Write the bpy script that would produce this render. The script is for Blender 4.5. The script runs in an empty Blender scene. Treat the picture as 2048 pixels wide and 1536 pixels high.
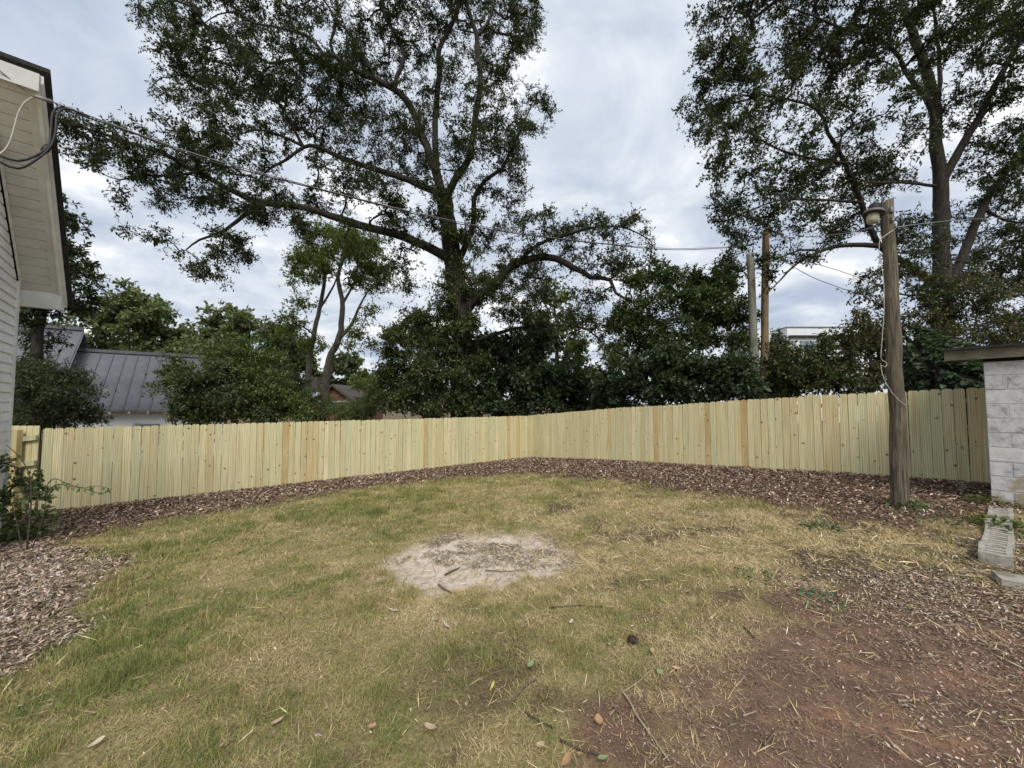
import bpy, bmesh, math, random
import numpy as np
from mathutils import Vector, Matrix

# ------------------------------------------------------------------ camera, sky, sun, exposure
SC = bpy.context.scene
COL = SC.collection
F = 769.0                       # focal length in photo pixels (2048 wide)
PITCH = math.radians(2.83)      # camera tilted slightly up
EYE = 1.453                     # eye height above the lawn underfoot
cam_d = bpy.data.cameras.new('camera')
cam_d.sensor_width = 36.0
cam_d.lens = F / 2048 * 36.0
cam_d.clip_start = 0.05
cam_d.clip_end = 3000
cam = bpy.data.objects.new('camera', cam_d)
COL.objects.link(cam)
cam.location = (0, 0, EYE)
cam.rotation_euler = (math.pi / 2 + PITCH, 0, 0)
SC.camera = cam

SUN_AZ = Vector((0.12, -1.0, 0)).normalized()      # behind the camera
SUN_EL = math.radians(48)
world = bpy.data.worlds.new('World')
SC.world = world
world.use_nodes = True
nt = world.node_tree
nt.nodes.clear()
N = nt.nodes.new
L = nt.links.new
out = N('ShaderNodeOutputWorld'); bg = N('ShaderNodeBackground')
sky = N('ShaderNodeTexSky'); sky.sky_type = 'NISHITA'; sky.sun_disc = False
sky.sun_elevation = SUN_EL
sky.sun_rotation = math.atan2(SUN_AZ.x, SUN_AZ.y)
sky.air_density = 1.0; sky.dust_density = 1.5
tc = N('ShaderNodeTexCoord')
sep = N('ShaderNodeSeparateXYZ'); L(tc.outputs['Generated'], sep.inputs[0])
addz = N('ShaderNodeMath'); addz.operation = 'MAXIMUM'; L(sep.outputs['Z'], addz.inputs[0]); addz.inputs[1].default_value = 0.0
addz2 = N('ShaderNodeMath'); addz2.operation = 'ADD'; L(addz.outputs[0], addz2.inputs[0]); addz2.inputs[1].default_value = 0.22
dx = N('ShaderNodeMath'); dx.operation = 'DIVIDE'; L(sep.outputs['X'], dx.inputs[0]); L(addz2.outputs[0], dx.inputs[1])
dy = N('ShaderNodeMath'); dy.operation = 'DIVIDE'; L(sep.outputs['Y'], dy.inputs[0]); L(addz2.outputs[0], dy.inputs[1])
cmb = N('ShaderNodeCombineXYZ'); L(dx.outputs[0], cmb.inputs[0]); L(dy.outputs[0], cmb.inputs[1]); cmb.inputs[2].default_value = 3.7
n1 = N('ShaderNodeTexNoise'); n1.inputs['Scale'].default_value = 2.7; n1.inputs['Detail'].default_value = 7; n1.inputs['Roughness'].default_value = 0.55; n1.inputs['Distortion'].default_value = 0.35
L(cmb.outputs[0], n1.inputs['Vector'])
n2 = N('ShaderNodeTexNoise'); n2.inputs['Scale'].default_value = 0.75; n2.inputs['Detail'].default_value = 3
L(cmb.outputs[0], n2.inputs['Vector'])
mx = N('ShaderNodeMix'); mx.data_type = 'FLOAT'; mx.inputs[0].default_value = 0.34
L(n1.outputs['Fac'], mx.inputs[2]); L(n2.outputs['Fac'], mx.inputs[3])
cr = N('ShaderNodeValToRGB')
el = cr.color_ramp.elements
el[0].position = 0.37; el[0].color = (4.5, 5.2, 6.5, 1)
el[1].position = 0.61; el[1].color = (10.4, 10.5, 10.6, 1)
e = el.new(0.46); e.color = (5.8, 6.4, 7.4, 1)
e = el.new(0.54); e.color = (7.3, 7.8, 8.4, 1)
L(mx.outputs[0], cr.inputs[0])
cov = N('ShaderNodeMapRange'); cov.inputs[1].default_value = 0.30; cov.inputs[2].default_value = 0.42
cov.inputs[3].default_value = 0.9; cov.inputs[4].default_value = 1.0
L(mx.outputs[0], cov.inputs[0])
mc = N('ShaderNodeMix'); mc.data_type = 'RGBA'
L(cov.outputs[0], mc.inputs[0]); L(sky.outputs[0], mc.inputs[6]); L(cr.outputs[0], mc.inputs[7])
L(mc.outputs[2], bg.inputs['Color']); bg.inputs['Strength'].default_value = 0.05
L(bg.outputs[0], out.inputs['Surface'])

sun_d = bpy.data.lights.new('sun', 'SUN')
sun_d.energy = 1.5
sun_d.angle = math.radians(32)
sun_d.color = (1.0, 0.95, 0.86)
sun = bpy.data.objects.new('sun', sun_d)
COL.objects.link(sun)
sun_dir = (SUN_AZ * math.cos(SUN_EL) + Vector((0, 0, math.sin(SUN_EL))))
sun.rotation_euler = sun_dir.to_track_quat('Z', 'Y').to_euler()
sun.location = (5, -5, 30)

SC.view_settings.view_transform = 'Standard'
SC.view_settings.look = 'None'
SC.view_settings.exposure = 1.15
SC.view_settings.gamma = 1.0
SC.view_settings.use_curve_mapping = False
SC.cycles.use_denoising = True
SC.cycles.denoiser = 'OPENIMAGEDENOISE'
SC.cycles.denoising_input_passes = 'RGB_ALBEDO_NORMAL'
SC.cycles.denoising_prefilter = 'ACCURATE'
SC.cycles.max_bounces = 6
SC.cycles.diffuse_bounces = 3
SC.cycles.transmission_bounces = 4
SC.cycles.transparent_max_bounces = 8

# ------------------------------------------------------------------ helpers: places
CP, SP = math.cos(PITCH), math.sin(PITCH)
def ray(px, py):
    u = (px - 1024) / F; v = (768 - py) / F
    return np.array([u, CP - v * SP, v * CP + SP])
def at(px, py, Y):
    """point on the sight line of a photo pixel, Y metres ahead"""
    r = ray(px, py); k = Y / r[1]
    return np.array([r[0] * k, Y, EYE + r[2] * k])
# fence frame: C = far corner, U runs along the left fence, W along the right fence / house wall
C = np.array([0.64, 15.8]); LE = np.array([-9.60, 7.90]); RE = np.array([8.45, 6.80])
U = (C - LE) / np.linalg.norm(C - LE)                # left fence, from the left end to the corner
NL = np.array([U[1], -U[0]])                         # from the left fence into the yard
R_ = (RE - C) / np.linalg.norm(RE - C)               # right fence, corner to right end
NR = np.array([R_[1], -R_[0]])
if NR @ (-C) < 0: NR = -NR
rng0 = np.random.default_rng(5)
LAT = rng0.random((64, 64))
def vnoise(x, y):
    x = np.asarray(x, float); y = np.asarray(y, float)
    xi = np.floor(x).astype(int); yi = np.floor(y).astype(int)
    fx = x - xi; fy = y - yi
    fx = fx * fx * (3 - 2 * fx); fy = fy * fy * (3 - 2 * fy)
    a = LAT[xi % 64, yi % 64]; b = LAT[(xi + 1) % 64, yi % 64]
    c = LAT[xi % 64, (yi + 1) % 64]; d = LAT[(xi + 1) % 64, (yi + 1) % 64]
    return (a * (1 - fx) + b * fx) * (1 - fy) + (c * (1 - fx) + d * fx) * fy
def fbm(x, y, o=4):
    s = 0; a = 0.5
    for i in range(o):
        s = s + a * vnoise(x * 2 ** i + 17.3 * i, y * 2 ** i + 5.1 * i); a *= 0.5
    return s
def ground(x, y):
    x = np.asarray(x, float); y = np.asarray(y, float)
    s = (x - C[0]) * NL[0] + (y - C[1]) * NL[1]
    sc = np.clip(s, 0, 20)
    z = -2.27 + 0.0905 * sc - 0.0019 * sc ** 2
    z = z + np.clip(s, -60, 0) * 0.035
    far = np.clip((np.hypot(x, y) - 22) / 20, 0, 1)
    z = z + 0.05 * (fbm(x * 0.7, y * 0.7, 3) - 0.45) * (1 - far) * np.clip(s / 3 + 0.2, 0.2, 1)
    return EYE + z
def gnd(px, py):
    """ground point seen at a photo pixel"""
    r = ray(px, py); k = 3.0
    for i in range(40):
        x, y = r[0] * k, r[1] * k
        g = float(ground(x, y))
        kn = (g - EYE) / r[2]
        k = 0.5 * k + 0.5 * kn
    return np.array([r[0] * k, r[1] * k, float(ground(r[0] * k, r[1] * k))])

# ------------------------------------------------------------------ helpers: meshes
def fast_mesh(name, V, Q, col=None, smooth=False):
    V = np.ascontiguousarray(V, np.float32); Q = np.ascontiguousarray(Q, np.int32)
    me = bpy.data.meshes.new(name)
    me.vertices.add(len(V)); me.vertices.foreach_set('co', V.ravel())
    m, k = Q.shape
    me.loops.add(m * k); me.loops.foreach_set('vertex_index', Q.ravel())
    me.polygons.add(m); me.polygons.foreach_set('loop_start', np.arange(0, m * k, k, dtype=np.int32))
    if smooth: me.polygons.foreach_set('use_smooth', np.ones(m, bool))
    me.update(calc_edges=True)
    if col is not None:
        a = me.color_attributes.new('col', 'FLOAT_COLOR', 'POINT')
        c = np.ones((len(V), 4), np.float32); c[:, :col.shape[1]] = col
        a.data.foreach_set('color', c.ravel())
    return me
def link(name, me, mat=None, parent=None, loc=None, kind=None):
    o = bpy.data.objects.new(name, me); COL.objects.link(o)
    if mat is not None and me is not None:
        if len(me.materials) == 0: me.materials.append(mat)
    if parent is not None: o.parent = parent
    if loc is not None: o.location = loc
    if kind: o['kind'] = kind
    return o
def thing(name, label, cat, loc=(0, 0, 0), group=None):
    o = bpy.data.objects.new(name, None); COL.objects.link(o)
    o.location = loc; o.empty_display_size = 0.2
    o['label'] = label; o['category'] = cat
    if group: o['group'] = group
    return o
def tag(o, label, cat, group=None):
    o['label'] = label; o['category'] = cat
    if group: o['group'] = group
    return o
class MB:
    """collects boxes, prisms and tubes; build() links them as one mesh"""
    def __init__(s): s.v = []; s.f = []
    def add(s, vs, fs):
        b = len(s.v); s.v += [tuple(map(float, p)) for p in vs]; s.f += [tuple(b + i for i in q) for q in fs]; return s
    def box(s, o, ax, ay, az):
        """corner o and three edge vectors"""
        o = np.array(o, float); ax, ay, az = map(lambda q: np.array(q, float), (ax, ay, az))
        if np.cross(ax, ay) @ az < 0: ax, ay = ay, ax
        vs = [o, o + ax, o + ax + ay, o + ay, o + az, o + ax + az, o + ax + ay + az, o + ay + az]
        return s.add(vs, [(3, 2, 1, 0), (4, 5, 6, 7), (0, 1, 5, 4), (1, 2, 6, 5), (2, 3, 7, 6), (3, 0, 4, 7)])
    def prism(s, poly, d):
        """planar polygon swept along d"""
        d = np.array(d, float); P = [np.array(p, float) for p in poly]
        nrm = np.zeros(3)
        for i in range(len(P)): nrm += np.cross(P[i], P[(i + 1) % len(P)])
        if nrm @ d < 0: P = P[::-1]
        n = len(P)
        fs = [tuple(range(n - 1, -1, -1)), tuple(range(n, 2 * n))]
        fs += [(i, (i + 1) % n, n + (i + 1) % n, n + i) for i in range(n)]
        return s.add(P + [p + d for p in P], fs)
    def tube(s, pts, rad, k=8, cap=True):
        pts = np.array(pts, float); n = len(pts)
        rad = np.full(n, rad, float) if np.isscalar(rad) else np.array(rad, float)
        V, Q = tube_arrays(pts, rad, k)
        b = s.add(V, [tuple(q) for q in Q])
        if cap:
            m = len(s.v) - n * k
            s.f.append(tuple(m + i for i in range(k - 1, -1, -1)))
            s.f.append(tuple(m + (n - 1) * k + i for i in range(k)))
        return s
    def lathe(s, prof, axis_o, axis_d, k=20, sc=1.0):
        """profile of (radius, height) about an axis"""
        d = np.array(axis_d, float); d /= np.linalg.norm(d)
        a = np.cross(d, [0, 0, 1] if abs(d[2]) < 0.9 else [1, 0, 0]); a /= np.linalg.norm(a); b = np.cross(d, a)
        vs = []
        for r, h in prof:
            r *= sc; h *= sc
            for i in range(k):
                t = 2 * math.pi * i / k
                vs.append(np.array(axis_o) + d * h + r * (a * math.cos(t) + b * math.sin(t)))
        fs = []
        for j in range(len(prof) - 1):
            for i in range(k):
                fs.append((j * k + i, j * k + (i + 1) % k, (j + 1) * k + (i + 1) % k, (j + 1) * k + i))
        fs.append(tuple(range(k - 1, -1, -1))); m = (len(prof) - 1) * k
        fs.append(tuple(m + i for i in range(k)))
        return s.add(vs, fs)
    def mesh(s, name, smooth=False):
        me = bpy.data.meshes.new(name); me.from_pydata(s.v, [], s.f); me.update()
        if smooth:
            me.polygons.foreach_set('use_smooth', np.ones(len(me.polygons), bool))
        return me
    def build(s, name, mat, parent=None, smooth=False, kind=None):
        return link(name, s.mesh(name, smooth), mat, parent, kind=kind)
def tube_arrays(pts, rad, k):
    n = len(pts)
    T = np.gradient(pts, axis=0); T /= np.linalg.norm(T, axis=1)[:, None] + 1e-9
    a = np.cross(T[0], [0, 0, 1.0])
    if np.linalg.norm(a) < 0.1: a = np.cross(T[0], [1.0, 0, 0])
    a /= np.linalg.norm(a)
    th = np.arange(k) * 2 * math.pi / k
    V = np.zeros((n * k, 3))
    for i in range(n):
        a = a - T[i] * (a @ T[i]); a /= np.linalg.norm(a) + 1e-9
        b = np.cross(T[i], a)
        V[i * k:(i + 1) * k] = pts[i] + rad[i] * (np.cos(th)[:, None] * a + np.sin(th)[:, None] * b)
    i = np.arange(n - 1)[:, None] * k; j = np.arange(k)[None, :]; j2 = (j + 1) % k
    Q = np.stack([i + j, i + j2, i + k + j2, i + k + j], -1).reshape(-1, 4)
    return V, Q
def smooth_path(pts, step=0.35):
    """Catmull-Rom through 3-D points"""
    P = np.array(pts, float); P = np.vstack([2 * P[0] - P[1], P, 2 * P[-1] - P[-2]])
    o = []
    for i in range(1, len(P) - 2):
        m = max(2, int(np.linalg.norm(P[i + 1] - P[i]) / step))
        for t in np.arange(m) / m:
            o.append(0.5 * (2 * P[i] + (P[i + 1] - P[i - 1]) * t + (2 * P[i - 1] - 5 * P[i] + 4 * P[i + 1] - P[i + 2]) * t * t + (3 * P[i] - P[i - 1] - 3 * P[i + 1] + P[i + 2]) * t ** 3))
    o.append(P[-2]); return np.array(o)

# ------------------------------------------------------------------ helpers: materials
def newmat(name):
    m = bpy.data.materials.new(name); m.use_nodes = True
    nt = m.node_tree; b = nt.nodes['Principled BSDF']
    b.inputs['Specular IOR Level'].default_value = 0.25
    return m, nt, b
def mat_noise(name, c1, c2, scale=8, stretch=(1, 1, 1), rough=0.8, bump=0.3, bscale=None, c3=None, spec=0.25, dist=0.004, metal=0.0):
    m, nt, b = newmat(name); N = nt.nodes.new; L = nt.links.new
    tc = N('ShaderNodeTexCoord'); mp = N('ShaderNodeMapping'); mp.inputs['Scale'].default_value = stretch
    L(tc.outputs['Object'], mp.inputs[0])
    n = N('ShaderNodeTexNoise'); n.inputs['Scale'].default_value = scale; n.inputs['Detail'].default_value = 6; n.inputs['Roughness'].default_value = 0.65
    L(mp.outputs[0], n.inputs['Vector'])
    r = N('ShaderNodeValToRGB'); r.color_ramp.elements[0].position = 0.32; r.color_ramp.elements[1].position = 0.68
    r.color_ramp.elements[0].color = (*c1, 1); r.color_ramp.elements[1].color = (*c2, 1)
    L(n.outputs['Fac'], r.inputs[0])
    colo = r.outputs[0]
    if c3 is not None:
        n3 = N('ShaderNodeTexNoise'); n3.inputs['Scale'].default_value = scale * 0.23; n3.inputs['Detail'].default_value = 4
        L(tc.outputs['Object'], n3.inputs['Vector'])
        mr = N('ShaderNodeMapRange'); mr.inputs[1].default_value = 0.48; mr.inputs[2].default_value = 0.66
        L(n3.outputs['Fac'], mr.inputs[0])
        mx = N('ShaderNodeMix'); mx.data_type = 'RGBA'; mx.inputs[7].default_value = (*c3, 1)
        L(mr.outputs[0], mx.inputs[0]); L(colo, mx.inputs[6]); colo = mx.outputs[2]
    L(colo, b.inputs['Base Color'])
    b.inputs['Roughness'].default_value = rough; b.inputs['Specular IOR Level'].default_value = spec
    b.inputs['Metallic'].default_value = metal
    if bump:
        n2 = N('ShaderNodeTexNoise'); n2.inputs['Scale'].default_value = bscale or scale * 3; n2.inputs['Detail'].default_value = 5
        L(mp.outputs[0], n2.inputs['Vector'])
        bp = N('ShaderNodeBump'); bp.inputs['Strength'].default_value = bump; bp.inputs['Distance'].default_value = dist
        L(n2.outputs['Fac'], bp.inputs['Height']); L(bp.outputs[0], b.inputs['Normal'])
    return m
def mat_attr(name, rough=0.7, trans=0.0, spec=0.2, tmul=(1.3, 1.5, 0.6)):
    m, nt, b = newmat(name); N = nt.nodes.new; L = nt.links.new
    a = N('ShaderNodeAttribute'); a.attribute_name = 'col'
    L(a.outputs['Color'], b.inputs['Base Color'])
    b.inputs['Roughness'].default_value = rough; b.inputs['Specular IOR Level'].default_value = spec
    if trans:
        tr = N('ShaderNodeBsdfTranslucent')
        mu = N('ShaderNodeMix'); mu.data_type = 'RGBA'; mu.blend_type = 'MULTIPLY'; mu.inputs[0].default_value = 1
        L(a.outputs['Color'], mu.inputs[6]); mu.inputs[7].default_value = (*tmul, 1)
        L(mu.outputs[2], tr.inputs['Color'])
        ms = N('ShaderNodeMixShader'); ms.inputs[0].default_value = trans
        L(b.outputs[0], ms.inputs[1]); L(tr.outputs[0], ms.inputs[2])
        L(ms.outputs[0], nt.nodes['Material Output'].inputs['Surface'])
    return m
M = {}
M['leaf'] = mat_attr('leaf', 0.5, 0.32, 0.35)
M['blade'] = mat_attr('blade', 0.75, 0.15, 0.15, (1.1, 1.15, 0.8))
M['chip'] = mat_attr('chip', 0.85, 0.0, 0.12)
M['bark'] = mat_noise('bark', (0.016, 0.013, 0.010), (0.055, 0.047, 0.04), 5, (3, 3, 0.6), 0.9, 0.8, 12, dist=0.03)
M['bark_pale'] = mat_noise('bark_pale', (0.07, 0.06, 0.05), (0.17, 0.155, 0.13), 6, (3, 3, 0.6), 0.9, 0.6, 14, dist=0.02)
M['twig'] = mat_noise('twig', (0.035, 0.03, 0.024), (0.08, 0.065, 0.05), 9, (1, 1, 1), 0.9, 0)
M['white'] = mat_noise('white_vinyl', (0.76, 0.77, 0.77), (0.84, 0.85, 0.85), 3, (1, 1, 1), 0.5, 0.05, 60, c3=(0.70, 0.70, 0.68))
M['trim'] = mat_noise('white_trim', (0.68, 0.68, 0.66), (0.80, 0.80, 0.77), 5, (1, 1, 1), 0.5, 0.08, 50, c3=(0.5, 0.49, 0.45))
M['trim_sun_dimmed'] = mat_noise('sun_dimmed_trim', (0.46, 0.46, 0.45), (0.56, 0.56, 0.55), 5, (1, 1, 1), 0.6, 0.08, 50, c3=(0.40, 0.39, 0.37))  # white trim with its colour darkened to offset the sun on the high edge
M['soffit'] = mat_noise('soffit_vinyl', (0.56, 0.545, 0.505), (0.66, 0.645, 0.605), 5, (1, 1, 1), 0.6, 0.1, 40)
M['shingle'] = mat_noise('shingle', (0.015, 0.015, 0.017), (0.05, 0.048, 0.046), 40, (1, 1, 1), 0.95, 0.6, 80)
M['metal_roof'] = mat_noise('metal_roof', (0.085, 0.088, 0.105), (0.16, 0.163, 0.18), 1.1, (1, 1, 1), 0.5, 0.05, 20, c3=(0.10, 0.10, 0.12), spec=0.4)
M['metal_edge'] = mat_noise('metal_edge', (0.045, 0.046, 0.056), (0.08, 0.082, 0.09), 2, (1, 1, 1), 0.5, 0.0)
M['black'] = mat_noise('black_plastic', (0.012, 0.012, 0.014), (0.03, 0.03, 0.032), 12, (1, 1, 1), 0.5, 0.1)
M['dark'] = mat_noise('painted_eave_shade', (0.006, 0.006, 0.006), (0.015, 0.014, 0.013), 5, (1, 1, 1), 0.9, 0)  # near-black colour standing in for shade under the shed eave
M['grey_metal'] = mat_noise('grey_metal', (0.12, 0.115, 0.11), (0.28, 0.27, 0.26), 14, (1, 1, 1), 0.45, 0.1, spec=0.5)
M['teal'] = mat_noise('teal_plastic', (0.03, 0.09, 0.09), (0.06, 0.14, 0.14), 14, (1, 1, 1), 0.4, 0)
M['refractor'] = mat_noise('cloudy_refractor', (0.30, 0.285, 0.20), (0.40, 0.385, 0.29), 14, (1, 1, 1), 0.25, 0.1, spec=0.5)
M['wire_grey'] = mat_noise('wire_grey', (0.09, 0.09, 0.09), (0.19, 0.19, 0.185), 20, (1, 1, 1), 0.5, 0, spec=0.5)
M['hood'] = mat_noise('weathered_hood', (0.05, 0.045, 0.042), (0.13, 0.12, 0.11), 14, (1, 1, 1), 0.5, 0.1, spec=0.4)
M['wire_white'] = mat_noise('wire_white', (0.36, 0.34, 0.30), (0.48, 0.46, 0.41), 20, (1, 1, 1), 0.5, 0)
M['pole'] = mat_noise('weathered_pole', (0.02, 0.016, 0.012), (0.20, 0.168, 0.122), 9, (5, 5, 0.3), 0.9, 1.0, 12, c3=(0.085, 0.07, 0.045), dist=0.02)
M['pole_tan'] = mat_noise('tan_pole', (0.11, 0.075, 0.045), (0.27, 0.19, 0.115), 9, (4, 4, 0.35), 0.9, 0.8, 9, dist=0.012)
M['pole_grey'] = mat_noise('grey_pole', (0.10, 0.095, 0.08), (0.26, 0.25, 0.21), 9, (4, 4, 0.35), 0.9, 0.8, 9, c3=(0.09, 0.11, 0.06), dist=0.012)
M['old_wood'] = mat_noise('old_wood', (0.10, 0.085, 0.065), (0.22, 0.19, 0.145), 10, (1, 1, 5), 0.9, 0.5, 20, c3=(0.08, 0.08, 0.05))
M['cinder'] = mat_noise('cinder_block', (0.24, 0.22, 0.19), (0.42, 0.39, 0.35), 25, (1, 1, 1), 0.95, 0.7, 90, c3=(0.17, 0.165, 0.125))
M['mortar'] = mat_noise('mortar', (0.36, 0.36, 0.355), (0.50, 0.50, 0.49), 25, (1, 1, 1), 0.95, 0.6, 60)
M['brick'] = mat_noise('brick_red', (0.13, 0.065, 0.05), (0.22, 0.115, 0.09), 20, (1, 1, 1), 0.9, 0.2)
M['stucco'] = mat_noise('white_stucco', (0.62, 0.65, 0.68), (0.70, 0.73, 0.76), 1.0, (1, 1, 1), 0.8, 0)
M['glass'] = mat_noise('window_glass', (0.10, 0.14, 0.16), (0.20, 0.26, 0.29), 0.8, (1, 1, 1), 0.08, 0, spec=0.7)
M['blue'] = mat_noise('blue_sheet', (0.02, 0.10, 0.28), (0.05, 0.20, 0.42), 4, (1, 1, 1), 0.5, 0)
M['cone'] = mat_noise('pine_cone', (0.04, 0.028, 0.02), (0.12, 0.09, 0.07), 60, (1, 1, 1), 0.9, 0.2)

def mat_painted_block():
    m, nt, b = newmat('painted_block'); N = nt.nodes.new; L = nt.links.new
    g = N('ShaderNodeNewGeometry'); oi = N('ShaderNodeObjectInfo')
    n = N('ShaderNodeTexNoise'); n.inputs['Scale'].default_value = 9; n.inputs['Detail'].default_value = 7; n.inputs['Roughness'].default_value = 0.7
    L(g.outputs['Position'], n.inputs['Vector'])
    r = N('ShaderNodeValToRGB'); e = r.color_ramp.elements
    e[0].position = 0.27; e[0].color = (0.16, 0.16, 0.155, 1); e[1].position = 0.62; e[1].color = (0.54, 0.54, 0.54, 1)
    q = e.new(0.44); q.color = (0.43, 0.43, 0.43, 1)
    mr = N('ShaderNodeMapRange'); mr.inputs[3].default_value = -0.07; mr.inputs[4].default_value = 0.09
    L(oi.outputs['Random'], mr.inputs[0])
    ad = N('ShaderNodeMath'); ad.operation = 'ADD'; L(n.outputs['Fac'], ad.inputs[0]); L(mr.outputs[0], ad.inputs[1])
    L(ad.outputs[0], r.inputs[0])
    # bare tan block where the paint has gone, low on the wall
    n2 = N('ShaderNodeTexNoise'); n2.inputs['Scale'].default_value = 3.2; n2.inputs['Detail'].default_value = 4
    L(g.outputs['Position'], n2.inputs['Vector'])
    sp = N('ShaderNodeSeparateXYZ'); L(g.outputs['Position'], sp.inputs[0])
    mz = N('ShaderNodeMapRange'); mz.inputs[1].default_value = 0.75; mz.inputs[2].default_value = 0.1; mz.inputs[3].default_value = 0.0; mz.inputs[4].default_value = 0.2
    L(sp.outputs['Z'], mz.inputs[0])
    a2 = N('ShaderNodeMath'); a2.operation = 'ADD'; L(n2.outputs['Fac'], a2.inputs[0]); L(mz.outputs[0], a2.inputs[1])
    m2 = N('ShaderNodeMapRange'); m2.inputs[1].default_value = 0.66; m2.inputs[2].default_value = 0.74; L(a2.outputs[0], m2.inputs[0])
    mx = N('ShaderNodeMix'); mx.data_type = 'RGBA'; L(m2.outputs[0], mx.inputs[0]); L(r.outputs[0], mx.inputs[6]); mx.inputs[7].default_value = (0.30, 0.255, 0.18, 1)
    L(mx.outputs[2], b.inputs['Base Color']); b.inputs['Roughness'].default_value = 0.9
    n3 = N('ShaderNodeTexNoise'); n3.inputs['Scale'].default_value = 70; n3.inputs['Detail'].default_value = 4; L(g.outputs['Position'], n3.inputs['Vector'])
    bp = N('ShaderNodeBump'); bp.inputs['Strength'].default_value = 0.6; bp.inputs['Distance'].default_value = 0.004
    L(n3.outputs['Fac'], bp.inputs['Height']); L(bp.outputs[0], b.inputs['Normal'])
    return m
M['painted_block'] = mat_painted_block()

def mat_pine():
    """fresh treated pine; the board's own tint comes from its object colour"""
    m, nt, b = newmat('treated_pine'); N = nt.nodes.new; L = nt.links.new
    tc = N('ShaderNodeTexCoord'); oi = N('ShaderNodeObjectInfo')
    mu = N('ShaderNodeVectorMath'); mu.operation = 'SCALE'; mu.inputs[0].default_value = (37.0, 11.0, 53.0)
    L(oi.outputs['Random'], mu.inputs['Scale'])
    ad = N('ShaderNodeVectorMath'); ad.operation = 'ADD'; L(tc.outputs['Object'], ad.inputs[0]); L(mu.outputs[0], ad.inputs[1])
    def noise(sx, sy, sz, scale, det=4, ro=0.6, di=0.0):
        mp = N('ShaderNodeMapping'); mp.inputs['Scale'].default_value = (sx, sy, sz); L(ad.outputs[0], mp.inputs[0])
        n = N('ShaderNodeTexNoise'); n.inputs['Scale'].default_value = scale; n.inputs['Detail'].default_value = det; n.inputs['Roughness'].default_value = ro; n.inputs['Distortion'].default_value = di
        L(mp.outputs[0], n.inputs['Vector']); return n
    g = noise(60, 20, 1.3, 1.0, 5)
    # cathedral rings
    mp = N('ShaderNodeMapping'); mp.inputs['Scale'].default_value = (7, 7, 0.45); L(ad.outputs[0], mp.inputs[0])
    wv = N('ShaderNodeTexWave'); wv.inputs['Scale'].default_value = 1.6; wv.inputs['Distortion'].default_value = 7; wv.inputs['Detail'].default_value = 2; wv.inputs['Detail Scale'].default_value = 0.6
    L(mp.outputs[0], wv.inputs['Vector'])
    gm = N('ShaderNodeMapRange'); gm.inputs[1].default_value = 0.3; gm.inputs[2].default_value = 0.7; gm.inputs[3].default_value = 0.76; gm.inputs[4].default_value = 1.14
    L(g.outputs['Fac'], gm.inputs[0])
    wm = N('ShaderNodeMapRange'); wm.inputs[3].default_value = 0.78; wm.inputs[4].default_value = 1.05; L(wv.outputs['Fac'], wm.inputs[0])
    ml = N('ShaderNodeMath'); ml.operation = 'MULTIPLY'; L(gm.outputs[0], ml.inputs[0]); L(wm.outputs[0], ml.inputs[1])
    # green treatment blotches
    bl = noise(5, 5, 1.2, 1.0, 3)
    bm = N('ShaderNodeMapRange'); bm.inputs[1].default_value = 0.45; bm.inputs[2].default_value = 0.68; bm.inputs[4].default_value = 0.55; L(bl.outputs['Fac'], bm.inputs[0])
    mx0 = N('ShaderNodeMix'); mx0.data_type = 'RGBA'; L(bm.outputs[0], mx0.inputs[0]); L(oi.outputs['Color'], mx0.inputs[6]); mx0.inputs[7].default_value = (0.63, 0.58, 0.34, 1)
    vm = N('ShaderNodeVectorMath'); vm.operation = 'SCALE'; L(mx0.outputs[2], vm.inputs[0]); L(ml.outputs[0], vm.inputs['Scale'])
    # resin streaks
    st = noise(22, 6, 0.5, 1.0, 2, 0.5)
    sm = N('ShaderNodeMapRange'); sm.inputs[1].default_value = 0.60; sm.inputs[2].default_value = 0.70; sm.inputs[4].default_value = 0.65; L(st.outputs['Fac'], sm.inputs[0])
    mx1 = N('ShaderNodeMix'); mx1.data_type = 'RGBA'; L(sm.outputs[0], mx1.inputs[0]); L(vm.outputs[0], mx1.inputs[6]); mx1.inputs[7].default_value = (0.46, 0.30, 0.12, 1)
    # knots
    mk = N('ShaderNodeMapping'); mk.inputs['Scale'].default_value = (5.6, 0.0, 5.6); L(ad.outputs[0], mk.inputs[0])
    vo = N('ShaderNodeTexVoronoi'); vo.inputs['Scale'].default_value = 1.0; L(mk.outputs[0], vo.inputs['Vector'])
    kn = noise(26, 26, 34, 1.0, 3, .6, .6)
    kd = N('ShaderNodeMath'); kd.operation = 'MULTIPLY_ADD'; L(kn.outputs['Fac'], kd.inputs[0]); kd.inputs[1].default_value = 0.26; L(vo.outputs['Distance'], kd.inputs[2])
    km = N('ShaderNodeMapRange'); km.inputs[1].default_value = 0.30; km.inputs[2].default_value = 0.19; L(kd.outputs[0], km.inputs[0])
    sx = N('ShaderNodeSeparateColor'); L(vo.outputs['Color'], sx.inputs[0])
    pr = N('ShaderNodeMath'); pr.operation = 'GREATER_THAN'; pr.inputs[1].default_value = 0.42; L(sx.outputs[0], pr.inputs[0])
    kf = N('ShaderNodeMath'); kf.operation = 'MULTIPLY'; L(km.outputs[0], kf.inputs[0]); L(pr.outputs[0], kf.inputs[1])
    mx2 = N('ShaderNodeMix'); mx2.data_type = 'RGBA'; L(kf.outputs[0], mx2.inputs[0]); L(mx1.outputs[2], mx2.inputs[6]); mx2.inputs[7].default_value = (0.14, 0.08, 0.035, 1)
    L(mx2.outputs[2], b.inputs['Base Color']); b.inputs['Roughness'].default_value = 0.75
    bp = N('ShaderNodeBump'); bp.inputs['Strength'].default_value = 0.25; bp.inputs['Distance'].default_value = 0.002
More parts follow.
